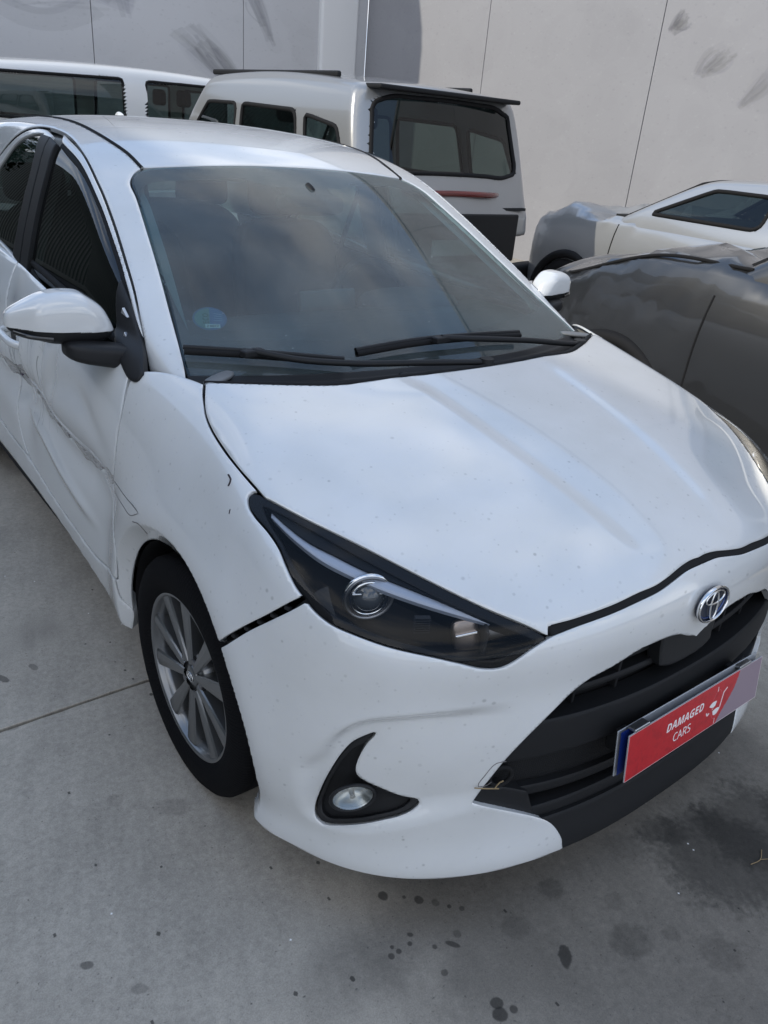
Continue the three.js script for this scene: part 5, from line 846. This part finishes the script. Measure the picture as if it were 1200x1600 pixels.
// ribbed sheet-metal hoarding on the car's right: the side windows mirror it and it shades the yard
const hoarding = thing('metal_hoarding', 'long dark green ribbed metal hoarding facing the scraped doors', 'fence');
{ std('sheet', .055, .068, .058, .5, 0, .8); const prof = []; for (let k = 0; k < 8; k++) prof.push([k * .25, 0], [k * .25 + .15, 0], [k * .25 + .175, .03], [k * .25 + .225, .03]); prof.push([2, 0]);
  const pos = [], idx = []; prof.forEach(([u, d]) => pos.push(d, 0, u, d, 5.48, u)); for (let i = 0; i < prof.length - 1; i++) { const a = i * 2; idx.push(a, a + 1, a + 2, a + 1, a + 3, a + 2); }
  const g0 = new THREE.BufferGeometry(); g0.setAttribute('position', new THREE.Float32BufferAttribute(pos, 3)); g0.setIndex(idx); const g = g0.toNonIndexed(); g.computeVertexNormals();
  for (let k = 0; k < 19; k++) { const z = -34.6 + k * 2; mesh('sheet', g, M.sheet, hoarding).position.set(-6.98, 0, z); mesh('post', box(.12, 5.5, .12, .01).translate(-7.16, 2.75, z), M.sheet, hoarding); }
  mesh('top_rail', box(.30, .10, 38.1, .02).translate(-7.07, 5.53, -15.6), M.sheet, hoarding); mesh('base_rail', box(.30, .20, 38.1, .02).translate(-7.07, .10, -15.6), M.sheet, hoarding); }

// ---------------------------------------------------------------- other vehicles
function castBody(f, yc, z0, z1, n, m, grow) {                 // closed skin round the car's long axis
  const pos = [], idx = [], uv = [];
  for (let i = 0; i <= n; i++) { const t = i / n, z = mix(z0, z1, .5 - .5 * Math.cos(Math.PI * t)); for (let k = 0; k <= m; k++) { const a = k / m * 2 * Math.PI, cx = Math.cos(a), sy = Math.sin(a); let lo = 0, hi = 2.2; for (let s = 0; s < 26; s++) { const r = (lo + hi) / 2; if (f(cx * r, yc + sy * r, z) < 0) lo = r; else hi = r; } pos.push(cx * lo, yc + sy * lo, z); uv.push(t, k / m); } }
  for (let i = 0; i < n; i++) for (let k = 0; k < m; k++) { const a = i * (m + 1) + k, b = a + m + 1; idx.push(a, a + 1, b, a + 1, b + 1, b); }
  let g = new THREE.BufferGeometry(); g.setAttribute('position', new THREE.Float32BufferAttribute(pos, 3)); g.setAttribute('uv', new THREE.Float32BufferAttribute(uv, 2)); g.setIndex(idx);
  const nn = []; for (let i = 0; i < pos.length; i += 3) nn.push(...gradN(f, pos[i], pos[i + 1], pos[i + 2], .004)); g.setAttribute('normal', new THREE.Float32BufferAttribute(nn, 3)); return g;
}
function plainVehicle(o) {                                        // local axes: z forward, origin on the ground at the middle
  const t = thing(o.name, o.label, 'car' in o ? o.car : 'car'), { L, W, H, deck, roof, paint } = o, hw = W / 2, hl = L / 2;
  const sideS = spline([[.15, hw - .07], [.3, hw - .015], [.55, hw], [.8, hw - .005], [1.0, hw - .04], [1.15, hw - .09]]);
  const fLow = (x, y, z) => { const ys = clamp(y, .15, 1.2), n = 4.5, A = sideS(ys), b = hl - .06 * Math.pow((ys - .55) / .5, 2), g = (Math.pow(Math.pow(Math.abs(x) / A, n) + Math.pow(Math.abs(z) / b, n), 1 / n) - 1) * A + (o.crush ? o.crush(x, y, z) : 0); return smax(smax(g, (y - deck(z, x)) * .95, .10), .24 - y, .05); };
  const cx = spline([[.8, hw - .05], [1.1, hw - .10], [H - .1, hw - o.tumble], [H, hw - o.tumble - .04]]);
  const fCab = (x, y, z) => { const s = (Math.abs(x) - cx(clamp(y, .8, H))) * .95, u = clamp((y - 1.0) / (H - 1.0), 0, 1.3), fr = (z - mix(o.ws[0], o.ws[1], u) + .12 * x * x) * o.wsK, re = (mix(o.rw[0], o.rw[1], u) - z + .12 * x * x) * o.rwK, r = (y - roof(z) + .06 * x * x) * .97; return smax(smax(smax(s, r, .10), smax(fr, re, .05), .08), .85 - y, .05); };
  mesh('body', castBody(fLow, .6, -hl + .001, hl - .001, 90, 72), paint, t);
  const os = (p, d) => onSurface(fCab, p, d), holes = [];
  const glass = (name, loop, dir, test2, test) => {
    mesh(name, panel({ outline: loop, dir, f: fCab, h: .03, offset: -.002, gap: -.006, flange: 0, bevel: 0 }), M.carGlass, t);
    const pts = flat2(loop); const sp = []; for (const p of pts) { const l = sp[sp.length - 1]; if ((!l || Math.hypot(...p.map((v, j) => v - l[j])) > .045) && (!sp.length || Math.hypot(...p.map((v, j) => v - sp[0][j])) > .04 || sp.length < 3)) sp.push(p.slice(0, 3)); } mesh('window_seal', tube(sp, .016, 6, true, .03), M.rubber, t);
    const P = pts.map(test2); holes.push(c => test(c) && sdPoly(P, ...test2(c)) < .004);
  };
  const mid = (o.ws[1] + o.rw[1]) / 2;
  for (const s of [-1, 1]) for (const w of o.windows) { const P = w.map(([z, y]) => os([s * (hw - .15), y, z], [s, .2, 0])); const c = [0, 1, 2].map(k => P.reduce((a, p) => a + p[k], 0) / P.length), rnd = []; P.forEach((p, i) => { const a = P[(i + P.length - 1) % P.length], b = P[(i + 1) % P.length], L = (u, v, k) => u.map((x, j) => mix(x, v[j], k)), da = .07 / Math.hypot(...p.map((x, j) => x - a[j])), db2 = .07 / Math.hypot(...p.map((x, j) => x - b[j])); rnd.push(L(p, a, da), L(L(p, a, da * .3), L(p, b, db2 * .3), .5), L(p, b, db2)); });
    glass('side_window', rnd.map((p, i) => smooth([p, rnd[(i + 1) % rnd.length]], .03)), [s, .2, 0], p => [p[2], p[1]], p => p[0] * s > hw * .45); }
  const quad = (zy0, zy1, x0, x1, d) => { const A = [], B = []; for (let i = -4; i <= 4; i++) { const drop = Math.abs(i) === 4 ? .05 : 0; A.push(os([x0 * i / 4, zy0[1] - drop, zy0[0]], d)); B.push(os([x1 * i / 4, zy1[1] + drop, zy1[0]], d)); } return [smooth(A, .03), smooth([A[8], B[8]], .03), rev(smooth(B, .03)), smooth([B[0], A[0]], .03)]; };
  glass('windscreen', quad([mix(...o.ws, .95), H - .10], [mix(...o.ws, .08), 1.05], hw - o.tumble - .08, hw - .17, [0, .6, .8]), [0, .6, .8], p => [p[0], p[1]], p => p[2] > mid);
  glass('rear_window', quad([mix(...o.rw, .85), H - .14], [mix(...o.rw, .12), o.rwLow || 1.10], hw - o.tumble - .10, hw - .24, [0, .35, -.9]), [0, .35, -.9], p => [p[0], p[1]], p => p[2] < mid);
  mesh('cabin', keep(castBody(fCab, 1.05, Math.min(...o.rw) - .02, Math.max(...o.ws) + .02, 190, 200), c => !holes.some(h => h(c))), paint, t);
  mesh('parcel_floor', new THREE.BoxGeometry(W - .34, .02, o.ws[0] - o.rw[0] - .1).translate(0, Math.min(1.0, o.floorY || 1.0) + .055, (o.ws[0] + o.rw[0]) / 2), M.cloth, t);
  for (const x of [-.36, .36]) { mesh('seat_back', softSeat(.5, .62, .15, .1).rotateX(-.3).translate(x, 1.02, (o.ws[1] + mid) / 2 - .1), M.cloth, t); mesh('headrest', softSeat(.26, .18, .1, .05).translate(x, H - .28, (o.ws[1] + mid) / 2 - .22), M.cloth, t); }
  for (const z of o.seams || []) for (const s of [-1, 1]) { const L = []; for (let y = .36; y <= 1.0; y += .08) L.push(onSurface(fLow, [s * hw, y, z + .03 * Math.sin(y * 3)], [s, 0, 0], -.001)); mesh('door_seam', tube(L, .006, 5), M.dark, t); }
  for (const z of o.axles) for (const s of [-1, 1]) {
    const q = new THREE.Group(); q.name = 'wheel'; t.add(q); q.position.set(s * (hw - .09), .33, z); q.rotation.y = s * Math.PI / 2;
    const ty = mesh('tyre', tyreLite, M.rubber, q); mesh('rim', rimLite, M.wheel, q);
    for (let k = 0; k < 5; k++) { const sp = mesh('spoke', spokeGeo, M.wheel, q); sp.rotation.z = k * 1.2566; sp.position.z = .078; }
    mesh('arch', new THREE.TorusGeometry(.37, .035, 8, 30, Math.PI).rotateY(s * Math.PI / 2).translate(s * (hw - .02), .33, z), M.rubber, t);
  }
  mesh('sill', box(.06, .10, L * .52, .02).translate(-hw + .03, .27, 0), M.black, t); mesh('sill', box(.06, .10, L * .52, .02).translate(hw - .03, .27, 0), M.black, t);
  for (const s of [-1, 1]) {
    if (!o.noLamp) mesh('headlight', superBlob(.14, .055, .10, .6, 16).rotateY(-s * .6).translate(s * (hw - .24), o.lampY || .78, hl - .17), M.lampGlass, t);
    if (!o.noMirror) mesh('door_mirror', superBlob(.09, .06, .05, .7, 14).translate(s * (hw + .07), 1.08, o.ws[0] - .15), o.mirrorMat || paint, t);
    for (const z of o.handles || []) mesh('door_handle', superBlob(.014, .014, .08, .7, 10).translate(s * (hw + .005), .92, z), paint, t);
  }
  if (o.extra) o.extra(t, fLow, hl, hw);
  t.position.set(o.at[0], 0, o.at[1]); t.rotation.y = o.turn || 0;
  return t;
}
const tyreLite = new THREE.LatheGeometry([[.21, .085], [.25, .098], [.29, .094], [.325, .075], [.33, .06], [.33, -.06], [.325, -.075], [.29, -.094], [.21, -.085]].map(p => new THREE.Vector2(...p)), 40).rotateX(Math.PI / 2);
const rimLite = new THREE.LatheGeometry([[.0, .06], [.06, .068], [.07, .03], [.19, .03], [.205, .075], [.218, .085], [.222, .075]].map(p => new THREE.Vector2(...p)), 40).rotateX(Math.PI / 2);
M.carGlass = new THREE.MeshPhysicalMaterial({ color: lin(.30, .36, .35), transmission: 1, thickness: 0, roughness: 0, ior: 1.52 });
M.lampGlass = new THREE.MeshPhysicalMaterial({ color: lin(.45, .46, .48), roughness: .12, clearcoat: 1 });
const paintOf = (r, g, b, m = 0, ro = .4) => new THREE.MeshPhysicalMaterial({ color: lin(r, g, b), roughness: ro, metalness: m, clearcoat: 1, clearcoatRoughness: .06 });
M.tailRed2 = M.tailRed;
// anthracite car alongside, its nose pointing away and its hood crumpled
const noise3 = (x, y, z) => perlin.noise(x, y, z);
const fold = (x, z) => { let v = 0, a = 1; for (let k = 0; k < 3; k++) { v += a * (1 - 2.2 * Math.abs(noise3(x * 1.7 + k * 5.1, 3.3 * k, z * 2.1 + k))); x *= 2.1; z *= 2.1; a *= .45; } return v; };
plainVehicle({ noMirror: true, name: 'dark_saloon', label: 'black car with a crumpled hood beside the white hatchback', L: 4.3, W: 1.80, H: 1.52, tumble: .22, paint: new THREE.MeshPhysicalMaterial({ color: lin(.022, .023, .025), roughness: .3, ior: 1.7, clearcoat: 1, clearcoatRoughness: .02 }),
  deck: (z, x) => spline([[-2.2, .90], [-1.6, 1.02], [-.9, 1.08], [.6, 1.10], [.95, 1.09], [1.5, 1.02], [1.95, .92], [2.15, .78]])(z) + (z > .5 ? (.075 * gauss(z - 1.0 - .2 * x, .30) + .038 * (fold(x, z) - .6)) * sstep(.5, .8, z) : 0),
  crush: (x, y, z) => z > .6 && y > .45 ? .007 * (fold(y * 1.2, z) - .8) * sstep(.6, 1.1, z) : 0,
  roof: z => 1.52 - .10 * Math.pow((z + .5) / 1.3, 2), ws: [1.05, .25], wsK: .5, rw: [-1.95, -1.35], rwK: .7, windows: [[[.62, 1.10], [-.30, 1.10], [-.30, 1.36], [.18, 1.36]], [[-.40, 1.10], [-1.35, 1.10], [-1.15, 1.34], [-.40, 1.36]]], axles: [1.32, -1.28], seams: [.85, -.35, -1.3], handles: [-.15, -1.15], at: [2.72, .42], turn: Math.PI,
  extra: (t, f, hl, hw) => { mesh('hood_gap', tube([[-hw + .12, 1.05, .75], [-hw + .10, 1.04, 1.2], [-hw + .14, .95, 1.7], [-hw + .3, .89, 2.0]].map(p => onSurface(f, p, [0, 1, 0], .001)), .008, 6), M.dark, t); mesh('hood_gap', tube([[hw - .12, 1.05, .75], [hw - .10, 1.04, 1.2], [hw - .14, .95, 1.7], [hw - .3, .89, 2.0]].map(p => onSurface(f, p, [0, 1, 0], .001)), .008, 6), M.dark, t);
    mesh('bumper', superBlob(.86, .09, .10, .5, 24).translate(0, .42, hl - .06), M.black, t); } });
plainVehicle({ noMirror: true, noLamp: true, name: 'pale_saloon', label: 'silver car with a buckled hood behind the black car', L: 4.2, W: 1.76, H: 1.44, tumble: .24, paint: paintOf(.42, .43, .44, .5, .3),
  deck: (z, x) => spline([[-2.1, .90], [-1.5, 1.0], [-.9, 1.02], [.6, 1.03], [.95, 1.02], [1.5, .99], [1.9, .93], [2.1, .80]])(z) + (z > .7 ? .09 * gauss(z - 1.2 - .3 * x, .20) + .05 * (fold(x + 3, z) - .6) : 0),
  roof: z => 1.44 - .10 * Math.pow((z + .5) / 1.3, 2), ws: [1.05, .25], wsK: .5, rw: [-1.95, -1.35], rwK: .7, windows: [[[.62, 1.10], [-.30, 1.10], [-.30, 1.34], [.18, 1.34]], [[-.40, 1.10], [-1.35, 1.10], [-1.15, 1.32], [-.40, 1.34]]], axles: [1.30, -1.26], seams: [.85, -.35, -1.3], handles: [-.15, -1.15], at: [4.85, -1.75], turn: Math.PI - .05,
  extra: (t, f, hl, hw) => { mesh('bumper', superBlob(.84, .09, .10, .5, 24).translate(0, .42, hl - .06), M.black, t); } });
// silver SUV with a red lamp bar, seen from behind
plainVehicle({ name: 'silver_suv', label: 'silver grey SUV with a red lamp bar across its tailgate', L: 4.3, W: 1.86, H: 1.88, tumble: .20, paint: paintOf(.34, .345, .35, .4, .3),
  deck: z => spline([[-2.1, 1.24], [-1.2, 1.22], [.6, 1.12], [1.2, 1.08], [1.9, .95], [2.15, .85]])(z), roof: z => 1.88 - .10 * Math.pow((z + .6) / 1.6, 2), ws: [1.15, .35], wsK: .55, rw: [-2.12, -1.85], rwK: .9, rwLow: 1.30, lampY: .88,
  windows: [[[.70, 1.20], [-.25, 1.20], [-.25, 1.62], [.25, 1.62]], [[-.35, 1.20], [-1.25, 1.20], [-1.15, 1.60], [-.35, 1.62]], [[-1.35, 1.22], [-1.85, 1.24], [-1.70, 1.52], [-1.28, 1.58]]], axles: [1.32, -1.30], seams: [.95, -.3, -1.3], handles: [-.1, -1.1], at: [2.62, -5.10], turn: Math.PI,
  extra: (t, f, hl, hw) => {
    const bar = pts => tube(pts.map(p => onSurface(f, p, [p[0] * .4, 0, -1], .006)), .022, 10); mesh('lamp_bar', bar([[-.84, 1.13, -1.9], [-.8, 1.14, -2.0], [-.4, 1.15, -2.12], [0, 1.155, -2.14], [.4, 1.15, -2.12], [.80, 1.14, -2.0], [.84, 1.13, -1.9]]), M.tailRed, t);
    mesh('bumper', superBlob(.88, .14, .10, .45, 24).translate(0, .45, -hl + .07), M.black, t); mesh('plate_recess', box(1.2, .34, .03, .03).translate(0, .86, -hl - .002), M.black, t); mesh('number_plate', box(.5, .11, .01, .004).translate(0, .80, -hl - .02), M.whitePlate = std('whitePlate', .7, .7, .68, .5), t);
    mesh('spoiler', box(1.3, .03, .22, .012).translate(0, 1.78, -1.86), M.black, t); mesh('roof_rail', box(.04, .04, 1.9, .015).translate(-.62, 1.845, -.5), M.black, t); mesh('roof_rail', box(.04, .04, 1.9, .015).translate(.62, 1.845, -.5), M.black, t); } });
// white van standing across, in front of the wall
plainVehicle({ name: 'white_van', label: 'white van with dark side windows parked against the wall', car: 'van', L: 5.4, W: 1.85, H: 1.92, tumble: .14, paint: paintOf(.78, .78, .77),
  deck: z => spline([[-2.7, 1.20], [-1.2, 1.22], [1.3, 1.20], [1.8, 1.12], [2.45, 1.0], [2.7, .85]])(z), roof: z => 1.92 - .08 * Math.pow((z + .5) / 1.8, 2), ws: [2.05, 1.25], wsK: .6, rw: [-2.66, -2.52], rwK: .95, rwLow: 1.4, lampY: .9,
  windows: [[[1.55, 1.34], [.62, 1.34], [.62, 1.74], [1.15, 1.74]], [[.42, 1.30], [-.56, 1.30], [-.54, 1.77], [.42, 1.78]], [[-.80, 1.30], [-2.40, 1.32], [-2.35, 1.72], [-.80, 1.77]]], axles: [1.65, -1.60], seams: [1.7, .5, -.68], handles: [.7, -.5], at: [2.9, -8.75], turn: Math.PI / 2,
  extra: (t, f, hl, hw) => { mesh('bumper', superBlob(.88, .12, .10, .45, 20).translate(0, .45, hl - .07), M.black, t); mesh('side_rub_strip', box(.02, .07, 3.2, .008).translate(hw + .004, .66, 0), M.black, t); mesh('side_rub_strip', box(.02, .07, 3.2, .008).translate(-hw - .004, .66, 0), M.black, t);
    for (const s of [-1, 1]) mesh('tail_light', box(.06, .5, .08, .02).translate(s * (hw - .10), 1.15, -hl + .04), M.tailRed, t); } });

plainVehicle({ name: 'red_hatchback', label: 'small red hatchback parked beyond the end of the grey wall', L: 3.9, W: 1.72, H: 1.50, tumble: .22, paint: paintOf(.35, .02, .02), deck: z => spline([[-1.9, 1.0], [-1.2, 1.03], [.6, 1.02], [1.2, .96], [1.7, .86], [1.95, .74]])(z), roof: z => 1.50 - .10 * Math.pow((z + .4) / 1.3, 2), ws: [1.05, .3], wsK: .5, rw: [-1.85, -1.5], rwK: .8, windows: [[[.60, 1.10], [-.30, 1.10], [-.30, 1.38], [.20, 1.38]], [[-.40, 1.10], [-1.40, 1.12], [-1.25, 1.34], [-.40, 1.38]]], axles: [1.22, -1.22], seams: [.8, -.35, -1.2], handles: [-.15, -1.1], at: [-1.75, -15.5], turn: .5 });
{ const tr = thing('broad_tree', 'broad green tree standing beyond the red hatchback', 'tree'), q = rng(41); std('bark', .09, .07, .05, .95); M.leaf = new THREE.MeshPhysicalMaterial({ color: lin(.07, .11, .035), roughness: .8, transmission: .25, thickness: 0, side: THREE.DoubleSide });
  const trunk = [tube([[0, 0, 0], [.05, 1.2, .05], [-.05, 2.6, 0], [.1, 4.2, .1]], .16, 8, false, .3)]; for (let k = 0; k < 7; k++) { const a = k * .9, y = 2.2 + k * .25; trunk.push(tube([[0, y, 0], [Math.cos(a) * .7, y + .7, Math.sin(a) * .7], [Math.cos(a) * 1.5, y + 1.5, Math.sin(a) * 1.5]], .05, 6, false, .3)); } mesh('trunk', mergeGeometries(trunk), M.bark, tr);
  const pos = [], nor = [], cl2 = []; for (let k = 0; k < 60; k++) { const a = q() * 6.28, r = Math.sqrt(q()) * 1.8; cl2.push([Math.cos(a) * r, 3.0 + q() * 2.6 - r * .3, Math.sin(a) * r, .3 + q() * .4]); }
  for (let k = 0; k < 9000; k++) { const c = cl2[q() * 60 | 0], d = new THREE.Vector3(q() - .5, q() - .5, q() - .5).normalize().multiplyScalar(c[3] * Math.cbrt(q())), u = new THREE.Vector3(q() - .5, q() - .5, q() - .5).normalize(), v = new THREE.Vector3(q() - .5, q() - .5, q() - .5).cross(u).normalize(), s = .05 + q() * .05, o = new THREE.Vector3(c[0], c[1], c[2]).add(d), n = u.clone().cross(v); for (const [a, b] of [[-1, 0], [0, .5], [1, 0], [-1, 0], [1, 0], [0, -.5]]) { pos.push(o.x + u.x * s * a + v.x * s * b, o.y + u.y * s * a + v.y * s * b, o.z + u.z * s * a + v.z * s * b); nor.push(n.x, n.y, n.z); } }
  const g = new THREE.BufferGeometry(); g.setAttribute('position', new THREE.Float32BufferAttribute(pos, 3)); g.setAttribute('normal', new THREE.Float32BufferAttribute(nor, 3)); mesh('crown', g, M.leaf, tr); tr.position.set(-3.4, 0, -23); tr.scale.setScalar(1.25); }
const renderer = new THREE.WebGLRenderer({ antialias: true });
renderer.toneMapping = THREE.LinearToneMapping; renderer.toneMappingExposure = EXPOSURE;
renderer.shadowMap.enabled = true;
renderer.render(scene, camera);
